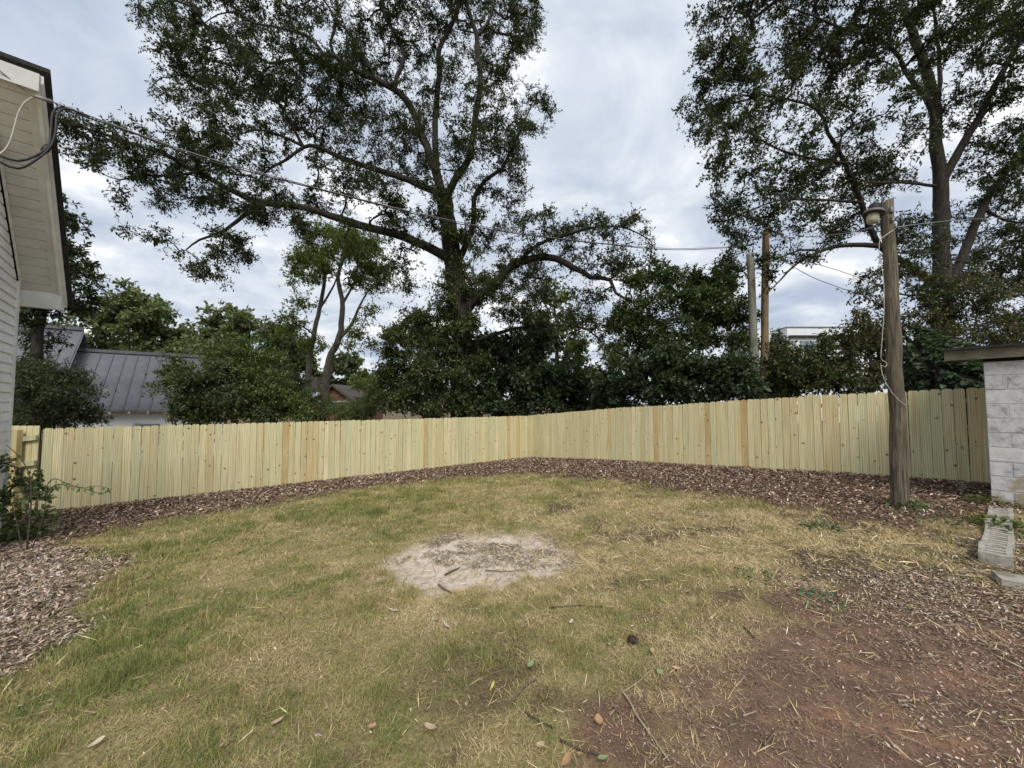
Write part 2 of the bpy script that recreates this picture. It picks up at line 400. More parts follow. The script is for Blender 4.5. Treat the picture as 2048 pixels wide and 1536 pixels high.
    L(g.outputs['Fac'], bp.inputs['Height']); L(bp.outputs[0], b.inputs['Normal'])
    return m
M['pine'] = mat_pine()

# ------------------------------------------------------------------ the ground
def poly_dist(px, py, poly):
    """signed distance to a polygon, positive inside"""
    P = np.array(poly, float); n = len(P)
    d = np.full(px.shape, 1e9); ins = np.zeros(px.shape, bool)
    for i in range(n):
        a = P[i]; b = P[(i + 1) % n]; e = b - a
        t = np.clip(((px - a[0]) * e[0] + (py - a[1]) * e[1]) / (e @ e + 1e-12), 0, 1)
        d = np.minimum(d, np.hypot(px - a[0] - t * e[0], py - a[1] - t * e[1]))
        c = ((a[1] > py) != (b[1] > py)) & (px < (b[0] - a[0]) * (py - a[1]) / (b[1] - a[1] + 1e-12) + a[0])
        ins ^= c
    return np.where(ins, d, -d)
def gpoly(pts): return [gnd(x, y)[:2] for x, y in pts]
def ss(x, a, b):
    t = np.clip((x - a) / (b - a), 0, 1); return t * t * (3 - 2 * t)
# beds and bare patches, drawn as they lie on the lawn
P_MULCH = [LE - U * 6 - NL * .6] + gpoly([(60, 1112), (130, 1082), (300, 1050), (480, 1016), (700, 982), (900, 957), (1060, 948), (1220, 962), (1400, 985),
           (1500, 1002), (1600, 1024), (1700, 1040), (1800, 1052), (1960, 1030)]) + [RE + R_ * 2 - NR * .6, C - NL * .6 - NR * .6 + np.array([0, .3])]
P_CHIP = [gnd(5, 1345)[:2] + np.array([-3, -2])] + gpoly([(5, 1345), (60, 1300), (115, 1240), (175, 1170), (215, 1130), (120, 1110), (10, 1100)]) + [gnd(5, 1100)[:2] + np.array([-3, 0.5])]
P_SAND = gpoly([(775, 1140), (815, 1096), (880, 1078), (960, 1064), (1040, 1062), (1100, 1082), (1135, 1112), (1118, 1148), (1060, 1170), (980, 1192), (880, 1196), (800, 1178)])
P_RED = gpoly([(1270, 1530), (1265, 1450), (1310, 1350), (1390, 1270), (1500, 1225), (1600, 1205), (1720, 1200), (1850, 1200), (2040, 1210)]) + [np.array([5, 2.2]), np.array([4.5, .2]), np.array([.5, .2])]
P_LITTER = gpoly([(1680, 1190), (1800, 1130), (1950, 1095), (2040, 1085)]) + [np.array([6.5, 3.2]), np.array([6, .5]), np.array([3.2, .5])] + gpoly([(1950, 1500), (1800, 1330)])
P_DIRT1 = gpoly([(985, 1500), (1010, 1400), (1080, 1330), (1135, 1380), (1120, 1470), (1060, 1530)])
P_DIRT2 = gpoly([(1170, 1536), (1190, 1440), (1290, 1400), (1340, 1530)])
P_DRY = gpoly([(1090, 1090), (1200, 1030), (1420, 1010), (1640, 1060), (1800, 1090), (1850, 1120), (1700, 1200), (1500, 1220), (1330, 1300), (1200, 1250), (1080, 1190)])
P_GREENL = gpoly([(0, 1400), (60, 1300), (230, 1180), (330, 1170), (420, 1260), (300, 1400), (60, 1500)])
def masks(x, y):
    nz = (fbm(x * 2.2, y * 2.2, 4) - 0.47); nf = (fbm(x * 7 + 3, y * 7, 3) - 0.44)
    j = 0.55 * nz + 0.30 * nf
    f = lambda poly, w, jit=1.0, grow=0.0: ss(poly_dist(x, y, poly) + grow + jit * j, -w, w)
    m = dict(mulch=f(P_MULCH, 0.36, 1.9, .16), chip=f(P_CHIP, 0.22, 1.0), sand=f(P_SAND, 0.16, 1.15), red=f(P_RED, 0.55, 2.0, .12),
             litter=f(P_LITTER, 0.45, 1.6), dirt=np.maximum(f(P_DIRT1, 0.12, 1.0), f(P_DIRT2, 0.12, 1.0)), dry=f(P_DRY, 0.7, 2.2), greenl=f(P_GREENL, 0.5, 1.5))
    m['nz'] = nz; m['nf'] = nf
    m['thin'] = ss(fbm(x * 1.3 + 31, y * 1.3 + 8, 4) + .5 * nf, .50, .64) * (.3 + .7 * ss(x, -1.2, .3))
    return m
def axis(a, b, fine_a, fine_b, h, grow=1.25):
    mid = list(np.arange(fine_a, fine_b + 1e-6, h)); lo = []; hi = []
    s = h; p = fine_a
    while p > a: s *= grow; p -= s; lo.append(p)
    s = h; p = mid[-1]
    while p < b: s *= grow; p += s; hi.append(p)
    return np.array(lo[::-1] + mid + hi)
gx = axis(-900, 900, -10.5, 10, 0.095); gy = axis(-300, 1500, 0.4, 16.6, 0.095)
GX, GY = np.meshgrid(gx, gy, indexing='ij')
mk = masks(GX, GY)
GZ = ground(GX, GY)
inside = ((GX - C[0]) * NL[0] + (GY - C[1]) * NL[1] > 0) & ((GX - C[0]) * NR[0] + (GY - C[1]) * NR[1] > 0) & (GY < 17) & (np.abs(GX) < 12)
GZ = GZ + inside * (0.045 * mk['mulch'] + 0.03 * (fbm(GX * 6, GY * 6, 3) - .45) - 0.03 * mk['sand'] + 0.10 * mk['sand'] * (fbm(GX * 4, GY * 4, 3) - .45))
ii = np.arange(len(gx) * len(gy)).reshape(len(gx), len(gy))
Q = np.stack([ii[:-1, :-1], ii[1:, :-1], ii[1:, 1:], ii[:-1, 1:]], -1).reshape(-1, 4)
Vg = np.stack([GX, GY, GZ], -1).reshape(-1, 3)
gcol = np.stack([np.where(inside, np.maximum(mk['mulch'], mk['chip'] * 0.8), 0.0), np.maximum(mk['red'], 0) * inside, mk['sand'] * inside, np.where(inside, np.maximum(np.maximum(mk['dirt'], 0.6 * mk['litter']), mk['thin'] * .8), .75)], -1).reshape(-1, 4)
gme = fast_mesh('ground', Vg, Q, gcol, True)
def mat_ground():
    m, nt, b = newmat('soil_and_thatch'); N = nt.nodes.new; L = nt.links.new
    g = N('ShaderNodeNewGeometry'); a = N('ShaderNodeAttribute'); a.attribute_name = 'col'
    sp = N('ShaderNodeSeparateColor'); L(a.outputs['Color'], sp.inputs[0])
    def noise(scale, det=5, ro=0.65):
        n = N('ShaderNodeTexNoise'); n.inputs['Scale'].default_value = scale; n.inputs['Detail'].default_value = det; n.inputs['Roughness'].default_value = ro
        L(g.outputs['Position'], n.inputs['Vector']); return n
    def ramp(n, cols):
        r = N('ShaderNodeValToRGB'); e = r.color_ramp.elements
        e[0].position = cols[0][0]; e[0].color = (*cols[0][1], 1); e[1].position = cols[-1][0]; e[1].color = (*cols[-1][1], 1)
        for p, c in cols[1:-1]: q = e.new(p); q.color = (*c, 1)
        L(n.outputs['Fac'], r.inputs[0]); return r
    fine = noise(55, 6, 0.75); mid = noise(3.0, 5)
    thatch = ramp(fine, [(0.30, (0.11, 0.09, 0.042)), (0.48, (0.27, 0.225, 0.105)), (0.70, (0.46, 0.38, 0.20))])
    mulch = ramp(fine, [(0.30, (0.045, 0.028, 0.019)), (0.5, (0.125, 0.08, 0.055)), (0.72, (0.28, 0.20, 0.145))])
    red = ramp(mid, [(0.35, (0.145, 0.097, 0.073)), (0.54, (0.215, 0.138, 0.099)), (0.70, (0.31, 0.18, 0.112))])
    sand = ramp(noise(14, 6, 0.7), [(0.26, (0.27, 0.21, 0.165)), (0.42, (0.52, 0.43, 0.355)), (0.62, (0.68, 0.59, 0.50))])
    dirt = ramp(fine, [(0.32, (0.03, 0.02, 0.014)), (0.55, (0.09, 0.062, 0.042)), (0.75, (0.18, 0.135, 0.095))])
    def mix(f, c1, c2):
        x = N('ShaderNodeMix'); x.data_type = 'RGBA'; L(f, x.inputs[0]); L(c1, x.inputs[6]); L(c2, x.inputs[7]); return x.outputs[2]
    c = mix(a.outputs['Alpha'], thatch.outputs[0], dirt.outputs[0])
    c = mix(sp.outputs[1], c, red.outputs[0])
    c = mix(sp.outputs[0], c, mulch.outputs[0])
    c = mix(sp.outputs[2], c, sand.outputs[0])
    v = N('ShaderNodeMapRange'); v.inputs[1].default_value = 0.3; v.inputs[2].default_value = 0.7; v.inputs[3].default_value = 0.72; v.inputs[4].default_value = 1.22
    L(noise(130, 3).outputs['Fac'], v.inputs[0])
    sc = N('ShaderNodeVectorMath'); sc.operation = 'SCALE'; L(c, sc.inputs[0]); L(v.outputs[0], sc.inputs['Scale'])
    L(sc.outputs[0], b.inputs['Base Color']); b.inputs['Roughness'].default_value = 0.95; b.inputs['Specular IOR Level'].default_value = 0.1
    bp = N('ShaderNodeBump'); bp.inputs['Strength'].default_value = 0.9; bp.inputs['Distance'].default_value = 0.015
    L(fine.outputs['Fac'], bp.inputs['Height']); L(bp.outputs[0], b.inputs['Normal'])
    return m
M['ground'] = mat_ground()
go = link('ground', gme, M['ground'], kind='structure')
def gz(x, y):
    """height of the built ground sheet incl. the relief of the beds"""
    x = np.asarray(x, float); y = np.asarray(y, float)
    m_ = masks(x, y)
    ins = ((x - C[0]) * NL[0] + (y - C[1]) * NL[1] > 0) & ((x - C[0]) * NR[0] + (y - C[1]) * NR[1] > 0) & (y < 17) & (np.abs(x) < 12)
    return ground(x, y) + ins * (0.045 * m_['mulch'] + 0.03 * (fbm(x * 6, y * 6, 3) - .45) - 0.03 * m_['sand'] + 0.10 * m_['sand'] * (fbm(x * 4, y * 4, 3) - .45))

# ------------------------------------------------------------------ the board fences
rnd = random.Random(11)
PK_W, PK_P, PK_H = 0.1398, 0.1462, 1.75
def picket_mesh(i):
    w = PK_W * (1 + (i - 2) * 0.004); h = PK_H + 0.09; c = 0.030 + 0.004 * (i % 3); d = 0.026 + 0.004 * (i % 2); e = 0.006
    poly = [(-w / 2, 0, 0), (w / 2, 0, 0), (w / 2, 0, h - c), (w / 2 - d * .35, 0, h - c * .4), (w / 2 - d, 0, h), (-w / 2 + d, 0, h), (-w / 2 + d * .35, 0, h - c * .4), (-w / 2, 0, h - c)]
    return MB().prism(poly, (0, 0.017, 0)).mesh('picket')
PICK = [picket_mesh(i) for i in range(5)]
for me in PICK: me.materials.append(M['pine'])
TINTS = [(0.66, 0.59, 0.35), (0.68, 0.61, 0.36), (0.63, 0.57, 0.33), (0.63, 0.60, 0.35), (0.70, 0.62, 0.38), (0.64, 0.55, 0.31), (0.62, 0.59, 0.35)]
ORANGE = (0.54, 0.385, 0.18); MINT = (0.52, 0.56, 0.34)
def fence(root, A, B, nrm, n, special, post_every=16):
    """pickets from A to B (world xy) facing nrm, three rails and posts behind"""
    d = (B - A) / np.linalg.norm(B - A); pitch = np.linalg.norm(B - A) / n
    ang = math.atan2(d[1], d[0])
    face = np.array([math.sin(ang), -math.cos(ang)])         # local -y of the picket
    if face @ nrm < 0: ang += math.pi
    base = Vector(root.location)
    for k in range(n):
        p = A + d * pitch * (k + 0.5) + nrm * rnd.uniform(-0.002, 0.003)
        z = float(ground(*p)) + rnd.uniform(-0.008, 0.008)
        o = link('picket', PICK[rnd.randrange(5)], parent=root)
        o.location = Vector((p[0], p[1], z - 0.09)) - base
        o.rotation_euler = (rnd.uniform(-.004, .004), rnd.uniform(-.004, .004), ang + rnd.uniform(-.006, .006))
        o.scale = (pitch / PK_P, 1, 1)
        t = special.get(k)
        if t is None:
            q = rnd.random()
            t = TINTS[rnd.randrange(len(TINTS))]
            if q < 0.06: t = (0.60, 0.50, 0.28)
            v = rnd.uniform(0.93, 1.07); t = tuple(c * v for c in t)
        o.color = (*t, 1)
    L_ = np.linalg.norm(B - A)
    nb = max(2, round(L_ / 2.4))
    for k in range(nb):
        a = A + d * L_ * k / nb; b = A + d * L_ * (k + 1) / nb
        za, zb = float(ground(*a)), float(ground(*b))
        off = -nrm * 0.026
        for h in (0.25, 0.88, 1.48):
            mb = MB()
            pa = np.array([*(a + off), za + h]); pb = np.array([*(b + off), zb + h])
            mb.box(pa, pb - pa, np.array([*(-nrm * 0.038), 0]), (0, 0, 0.089))
            o = mb.build('rail', M['pine'], root); o.color = (0.56, 0.50, 0.28, 1); o.matrix_parent_inverse = Matrix.Translation(-base)
    for k in range(nb + 1):
        a = A + d * min(L_ - 0.06, max(0.06, L_ * k / nb)); z = float(ground(*a)) - 0.3
        mb = MB(); p = a - nrm * 0.068 - d * 0.045
        mb.box((*p, z), (*(d * 0.09), 0), (*(-nrm * 0.09), 0), (0, 0, PK_H + 0.22))
        o = mb.build('post', M['pine'], root); o.color = (0.52, 0.44, 0.24, 1); o.matrix_parent_inverse = Matrix.Translation(-base)
mid = (LE + C) / 2
fl = thing('board_fence', 'long left run of new yellow-green pine board fence behind the lawn', 'fence', (mid[0], mid[1], float(ground(*mid))))
fence(fl, LE, C, NL, 88, {29: ORANGE, 33: (.60, .47, .25), 34: (.60, .47, .25), 40: (.57, .58, .36), 57: ORANGE, 81: (.58, .44, .22), 84: (.58, .45, .23)})
mid = (C + RE) / 2
fr = thing('board_fence', 'right run of new pine board fence rising from the far corner to the block shed', 'fence', (mid[0], mid[1], float(ground(*mid))))
RE2 = RE + R_ * 0.62
fence(fr, C, RE2, NR, 84, {26: (.58, .45, .23), 37: ORANGE, 47: (.50, .34, .15), 53: (.50, .34, .15), 64: (.62, .51, .28)})
# short gate panel between the left end and the house: we look at its rail side
gA = np.array([-9.72, 8.02]); gB = np.array([-11.35, 8.10]); gd = (gB - gA) / np.linalg.norm(gB - gA); gn = np.array([-gd[1], gd[0]])
if gn @ np.array([0, -1]) < 0: gn = -gn
gz0 = float(ground(*gA)) + 0.02
gate = thing('fence_gate', 'short pine gate panel with its rails showing beside the white house corner', 'gate', (gA[0], gA[1], gz0))
gbase = Matrix.Translation(-Vector(gate.location))
for k in range(11):
    p = gA + gd * (0.20 + 0.147 * k) - gn * 0.02
    o = link('picket', PICK[k % 5], parent=gate); o.matrix_parent_inverse = gbase
    o.location = (p[0], p[1], gz0 - 0.06); o.rotation_euler = (0, 0, math.atan2(gd[1], gd[0]) + math.pi); o.color = (*TINTS[k % 7], 1)
for h in (0.28, 0.92, 1.44):
    a = np.array([*(gA + gd * 0.12), gz0 + h + 0.05]); b = np.array([*(gB), gz0 + h - 0.10])
    o = MB().box(a, b - a, (*(gn * 0.04), 0), (0, 0, 0.10)).build('rail', M['pine'], gate); o.matrix_parent_inverse = gbase; o.color = (.50, .50, .30, 1)
for s, w in ((0.40, .16), (1.45, .10)):
    a = gA + gd * s + gn * 0.0425
    o = MB().box((*a, gz0 - .3), (*(gd * w), 0), (*(gn * 0.09), 0), (0, 0, 2.0)).build('post', M['pine'], gate); o.matrix_parent_inverse = gbase; o.color = (.54, .43, .22, 1)

# ------------------------------------------------------------------ the white house at the left edge
Wd = np.array([-0.664, 0.747, 0]); Wd /= np.linalg.norm(Wd); Nd = np.array([-Wd[1] * -1, 0, 0]); Nd = np.array([Wd[1], -Wd[0], 0])
UP = np.array([0, 0, 1.0])
PW = 1.748; PR = PW - 0.50
def hp(s, q, z): return Wd * s + Nd * q + UP * z          # house frame: along wall, out of wall, height
S_PK = 5.844 * PR; S_CN = 5.217 * PW; S_EV = 7.588 * PR
Z_PK = at(62, 158, hp(S_PK, -PR, 0)[1])[2]; Z_EV = at(133, 606, hp(S_EV, -PR, 0)[1])[2]
SL = (Z_PK - Z_EV) / (S_EV - S_PK)                          # roof slope
S_NC = 2 * S_PK - S_CN                                      # near corner of the wall
zr = lambda s: Z_PK - SL * abs(s - S_PK)                    # roof line at the rake
house = thing('white_house', 'white lap-sided house with beige soffit at the left edge', 'house', tuple(hp(S_PK, -PW - 2, float(ground(-6, 4)))))
hinv = Matrix.Translation(-Vector(house.location))
def hpart(mb, name, mat, parent=house, smooth=False):
    o = mb.build(name, mat, parent, smooth)
    if parent is house: o.matrix_parent_inverse = hinv
    return o
Z0 = float(ground(*hp(S_CN, -PW, 0)[:2])) - 0.4
D_IN = 5.5
PF = PR + .085                                               # fascia line, inside the shingle edge
S_NW = S_PK + .42                                            # near wall, under the high edge
hpart(MB().prism([hp(S_NW, -PW - .03, Z0), hp(S_CN - .03, -PW - .03, Z0), hp(S_CN - .03, -PW - .03, zr(S_CN) - .19), hp(S_NW, -PW - .03, zr(S_NW) - .19)], -Nd * D_IN), 'wall', M['white'])
b = 0.1385; z = Z0 + 0.35
while z < Z_PK - 0.3:
    # each lap board: thicker at its lower edge, cut to the roof slope above the eave
    zt = z + b
    sb = min(S_CN - .045, S_PK + (Z_PK - .2 - zt) / SL)
    if sb > S_NW + .1:
        sa = S_NW + .01
        hpart(MB().prism([hp(sa, -PW - .028, z), hp(sa, -PW + .004, z), hp(sa, -PW - .016, zt + .004), hp(sa, -PW - .028, zt + .004)], Wd * (sb - sa)), 'siding_board', M['white'])
    z = zt
z = Z0 + 0.35
while z < zr(S_NW) - .22:
    # near wall, the side that faces along the yard
    qa = -PW - D_IN + .05
    hpart(MB().prism([hp(S_NW - .002, qa, z), hp(S_NW - .034, qa, z), hp(S_NW - .014, qa, z + b + .004), hp(S_NW - .002, qa, z + b + .004)], Nd * (D_IN - .09)), 'siding_board', M['white']); z += b
hpart(MB().box(hp(S_NW - .04, -PW - .055, Z0), Wd * .08, Nd * .075, UP * (zr(S_NW) - .24 - Z0)), 'corner_trim', M['trim'])
hpart(MB().box(hp(S_CN - .045, -PW - .08, Z0), Wd * .08, Nd * .10, UP * (zr(S_CN) - .22 - Z0)), 'corner_trim', M['trim'])
# roof: one shingled slope falling away from us, fascia along the rake and along the high edge, vinyl soffit
RIN = D_IN + .6; ev = S_EV + .02
p0 = hp(S_PK - .04, -PF + .085, Z_PK + .04 * SL); p1 = hp(ev, -PF + .085, zr(ev))
hpart(MB().prism([p0, p1, p1 + UP * .05, p0 + UP * .05], -Nd * RIN), 'roof_slope', M['shingle'])
for q0, q1, h0, h1 in ((-PF - .03, -PF, -.20, -.004), (-PF + .001, -PF + .03, -.105, -.004)):
    s0, s1 = S_PK, ev - .03
    hpart(MB().prism([hp(s0, q0, zr(s0) + h0), hp(s1, q0, zr(s1) + h0), hp(s1, q0, zr(s1) + h1), hp(s0, q0, zr(s0) + h1)], Nd * (q1 - q0)), 'fascia', M['trim'])
hpart(MB().box(hp(S_PK - .028, -PF - RIN + .1, Z_PK - .225), Wd * .026, Nd * (RIN - .10), UP * .22), 'high_fascia', M['trim_sun_dimmed'])
hpart(MB().prism([hp(S_NW, -PW + .006, zr(S_NW) - .225), hp(S_CN, -PW + .006, zr(S_CN) - .225), hp(S_CN, -PW + .006, zr(S_CN) - .18), hp(S_NW, -PW + .006, zr(S_NW) - .18)], Nd * .025), 'frieze_trim', M['trim'])
npan = 20; Ls = (S_EV - .20 - S_PK); hs = lambda s, q, o: hp(s, q, zr(s) - .165 + o)
for i in range(npan):
    s0 = S_PK + Ls * i / npan; s1 = S_PK + Ls * (i + .86) / npan; s2 = S_PK + Ls * (i + 1) / npan
    qa, qb = (-PW + .005, -PF - .031)
    if s2 < S_NW: qa = -PW - D_IN
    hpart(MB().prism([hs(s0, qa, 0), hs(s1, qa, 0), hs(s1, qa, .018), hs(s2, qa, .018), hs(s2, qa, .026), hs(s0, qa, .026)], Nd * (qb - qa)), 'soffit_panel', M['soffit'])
hpart(MB().prism([hs(S_PK, -PF - .105, -.012), hs(S_EV - .2, -PF - .105, -.012), hs(S_EV - .2, -PF - .105, -.002), hs(S_PK, -PF - .105, -.002)], Nd * .073), 'soffit_edge_trim', M['soffit'])
e0, e1 = S_EV - .22, S_EV - .02; zb = Z_EV - .17
hpart(MB().prism([hp(e0, -PW - .02, zb), hp(e1, -PW - .02, zb + .02), hp(e1, -PW - .02, zr(e1) - .01), hp(e0, -PW - .02, zr(e0) - .10)], Nd * (PW - PF + .018)), 'eave_return', M['trim'])
hpart(MB().box(hp(e0, -PW - .01 - D_IN, zb), Wd * (e1 - e0), Nd * (D_IN - .012), UP * .12), 'eave_soffit', M['trim'])

# ------------------------------------------------------------------ the block shed at the right edge
SW = np.array([.605, -.796, 0]); SW /= np.linalg.norm(SW); SNm = np.array([SW[1], -SW[0], 0])      # along its front, out of its front
Kc = gnd(1983, 1012)
shed = thing('block_shed', 'white painted concrete block shed with old board eave at the right edge', 'shed', tuple(Kc))
sinv = Matrix.Translation(-Vector(Kc))
zb = Kc[2] - 0.18
BH, BL = 0.2035, 0.405
WALL_L, NC = 3.3, 11
o = MB().box(Kc * [1, 1, 0] + UP * zb - SNm * 2.6 + SW * .006, SW * (WALL_L - .012), SNm * (2.6 - .006), UP * (NC * BH - .01)).build('wall_core', M['mortar'], shed); o.matrix_parent_inverse = sinv
def block_mesh(l):
    h, t, c = BH - .008, .05, .006
    mb = MB(); mb.add([(0, 0, 0), (l, 0, 0), (l, 0, h), (0, 0, h), (c, t, c), (l - c, t, c), (l - c, t, h - c), (c, t, h - c)],
                      [(0, 1, 5, 4), (1, 2, 6, 5), (2, 3, 7, 6), (3, 0, 4, 7), (4, 5, 6, 7), (3, 2, 1, 0)])
    me = mb.mesh('block'); me.materials.append(M['painted_block']); return me
BM = {}
rs = random.Random(3)
def place_blocks(origin, d, nrm, length):
    ang = math.atan2(d[1], d[0]); left = np.array([-d[1], d[0], 0])
    flip = left @ nrm < 0
    for r in range(NC):
        s = 0.0; first = BL / 2 if r % 2 else BL
        while s < length - .03:
            l = min(first if s == 0 else BL, length - s)
            key = round(l - .008, 3)
            if key not in BM: BM[key] = block_mesh(key)
            o = link('block', BM[key], parent=shed); o.matrix_parent_inverse = sinv
            a = origin + d * (s + .004) if not flip else origin + d * (s + l - .004)
            a = a + nrm * (-.052 + rs.uniform(-.003, .004))
            o.location = a + UP * (zb + r * BH + .004 - a[2]); o.rotation_euler = (0, 0, ang if not flip else ang + math.pi)
            s += l
place_blocks(Kc.copy(), SW, SNm, WALL_L)
place_blocks(Kc - SNm * .003, -SNm, -SW, 2.55)
ztop = zb + NC * BH
# roof: low slope, weathered fascia board, dark rafters
rf0 = Kc * [1, 1, 0] - SW * .36 + SNm * .10
zf = at(1914, 722, rf0[1])[2]
o = MB().box(rf0 + UP * zf, SW * (WALL_L + .7), -SNm * .04, UP * .15 + SNm * .0).build('fascia_board', M['old_wood'], shed); o.matrix_parent_inverse = sinv
o = MB().box(rf0 + UP * (zf + .152) + SNm * .05 - SW * .02, SW * (WALL_L + .75), -SNm * 3.3 + UP * .18, UP * .03).build('roof_sheet', M['shingle'], shed); o.matrix_parent_inverse = sinv
for i in range(7):
    a = rf0 + SW * (.02 + i * .58) - SNm * .042 + UP * (zf + .015)
    o = MB().box(a, SW * .045, -SNm * 3.0 + UP * .16, UP * .13).build('rafter', M['old_wood'], shed); o.matrix_parent_inverse = sinv
o = MB().box(rf0 - SNm * .05 + UP * (zf + .02) + SW * .01, SW * .02, -SNm * 3.0 + UP * .15, UP * .125).build('barge_board', M['old_wood'], shed); o.matrix_parent_inverse = sinv
o = MB().box(Kc * [1, 1, 0] + UP * (ztop + .004) - SNm * .03, SW * WALL_L, -SNm * .10, UP * max(.05, zf - ztop + .02)).build('eave_shade_strip', M['dark'], shed); o.matrix_parent_inverse = sinv  # shade of the gap above the wall, put in as a dark strip

# ------------------------------------------------------------------ neighbours: metal-roofed house, brick house, pale building
U3 = np.array([U[0], U[1], 0]); B3 = np.array([-U[1], U[0], 0])             # along the left fence, and away from it
eA = at(62, 823, 14.6); ML = 6.2
mh = thing('metal_roof_house', 'white house with grey standing-seam metal roof beyond the left fence', 'house', (eA[0], eA[1], float(ground(eA[0], eA[1]))))
minv = Matrix.Translation(-Vector(mh.location))
def mpart(mb, name, mat, parent=mh, inv=minv):
    o = mb.build(name, mat, parent)
    if parent in (mh,): o.matrix_parent_inverse = inv
    return o
run, zE = 3.4, eA[2]
rA = eA + B3 * run
zRg = at(270, 711, (rA + U3 * 3.2)[1])[2]; rise = zRg - zE
zg = float(ground(eA[0], eA[1])) - .6
q0 = eA * [1, 1, 0] + B3 * .45
mpart(MB().prism([q0 + UP * zg, q0 + B3 * (run - .45) * 2 + UP * zg, q0 + B3 * (run - .45) * 2 + UP * (zE + .1), q0 + B3 * (run - .45) + UP * (zRg - .12), q0 + UP * (zE + .1)], U3 * (ML - .3)), 'wall', M['white'])
slope = B3 * run + UP * rise; sn = np.cross(U3, slope); sn /= np.linalg.norm(sn)
if sn[2] < 0: sn = -sn
NP = 15; pw = ML / NP
def panel_mesh(length, w):
    # pan with a raised seam at its edge; x across, y up the slope
    return MB().box((0, 0, 0), (w - .03, 0, 0), (0, length, 0), (0, 0, .02)).box((w - .03, 0, 0), (.03, 0, 0), (0, length, 0), (0, 0, .055)).mesh('roof_panel')
PMESH = panel_mesh(math.hypot(run, rise), pw); PMESH.materials.append(M['metal_roof'])
sl_dir = slope / np.linalg.norm(slope)
for i in range(NP):
    o = link('roof_panel', PMESH, parent=mh); o.matrix_parent_inverse = minv
    mw = Matrix.Identity(4)
    for r in range(3):
        mw[r][0] = U3[r]; mw[r][1] = sl_dir[r]; mw[r][2] = sn[r]; mw[r][3] = (eA + U3 * pw * i)[r]
    o.matrix_basis = mw
mpart(MB().prism([eA + slope + UP * .01, eA + B3 * run * 2, eA + B3 * run * 2 + UP * .03, eA + slope + UP * .045], U3 * ML), 'roof_back', M['metal_roof'])
mpart(MB().box(eA + slope + sn * .055 - sl_dir * .13, U3 * (ML + .02), sl_dir * .26, sn * .03), 'ridge_cap', M['metal_edge'])
mpart(MB().box(eA - UP * .03 + B3 * .02, U3 * ML, B3 * .025, UP * .03), 'drip_edge', M['trim'])
for i in range(10):
    mpart(MB().box(eA + U3 * (.3 + .58 * i) + B3 * .06 - UP * .12, U3 * .06, B3 * .42, UP * .09), 'rafter_tail', M['white'])
for cx in (235, 345):
    t0 = at(cx, 850, eA[1] + .45); s = (t0 - eA) @ U3
    w0 = q0 + U3 * (s + .2) - B3 * .03
    wn = mpart(MB().box(w0 + UP * (zE - 1.62), U3 * .95, B3 * .06, UP * 1.1), 'window', M['trim'])
    o = MB().box(w0 + UP * (zE - 1.54) + U3 * .08 - B3 * .012, U3 * .79, B3 * .05, UP * .94).build('pane', M['glass'], wn)
# taller roof at its left end, gable end towards us
h0 = eA - U3 * 4.4 - B3 * .55; hl = 5.0
zH = at(120, 658, (rA)[1])[2]; rise2 = (zH - zE) ; run2 = run + .55
slope2 = B3 * run2 + UP * rise2; sd2 = slope2 / np.linalg.norm(slope2); sn2 = np.cross(U3, slope2); sn2 /= np.linalg.norm(sn2)
if sn2[2] < 0: sn2 = -sn2
PM2 = panel_mesh(np.linalg.norm(slope2), hl / 12); PM2.materials.append(M['metal_roof'])
for i in range(12):
    o = link('roof_panel', PM2, parent=mh); o.matrix_parent_inverse = minv
    mw = Matrix.Identity(4)
    for r in range(3):
        mw[r][0] = U3[r]; mw[r][1] = sd2[r]; mw[r][2] = sn2[r]; mw[r][3] = (h0 + U3 * hl / 12 * i)[r]
    o.matrix_basis = mw
e2 = h0 + U3 * (hl - .35)
mpart(MB().prism([h0 + UP * -.06, h0 + B3 * run2 * 2 - UP * .06, h0 + slope2 - UP * .06], U3 * (hl - .5)), 'gable_wall', M['white'])
mpart(MB().prism([h0 + slope2, h0 + B3 * run2 * 2, h0 + B3 * run2 * 2 + UP * .03, h0 + slope2 + UP * .04], U3 * hl), 'roof_back', M['metal_roof'])
mpart(MB().box(h0 + slope2 + sn2 * .055 - sd2 * .13, U3 * (hl + .02), sd2 * .26, sn2 * .03), 'ridge_cap', M['metal_edge'])
mpart(MB().box(h0 + U3 * (hl - .03) - sn2 * .16, U3 * .028, slope2, sn2 * .158), 'rake_board', M['trim'])
mpart(MB().box(h0 * [1, 1, 0] + UP * zg + U3 * .3 + B3 * .5, U3 * (hl - .9), B3 * (run2 * 2 - 1), UP * (zE - zg - .02)), 'lower_wall', M['white'])

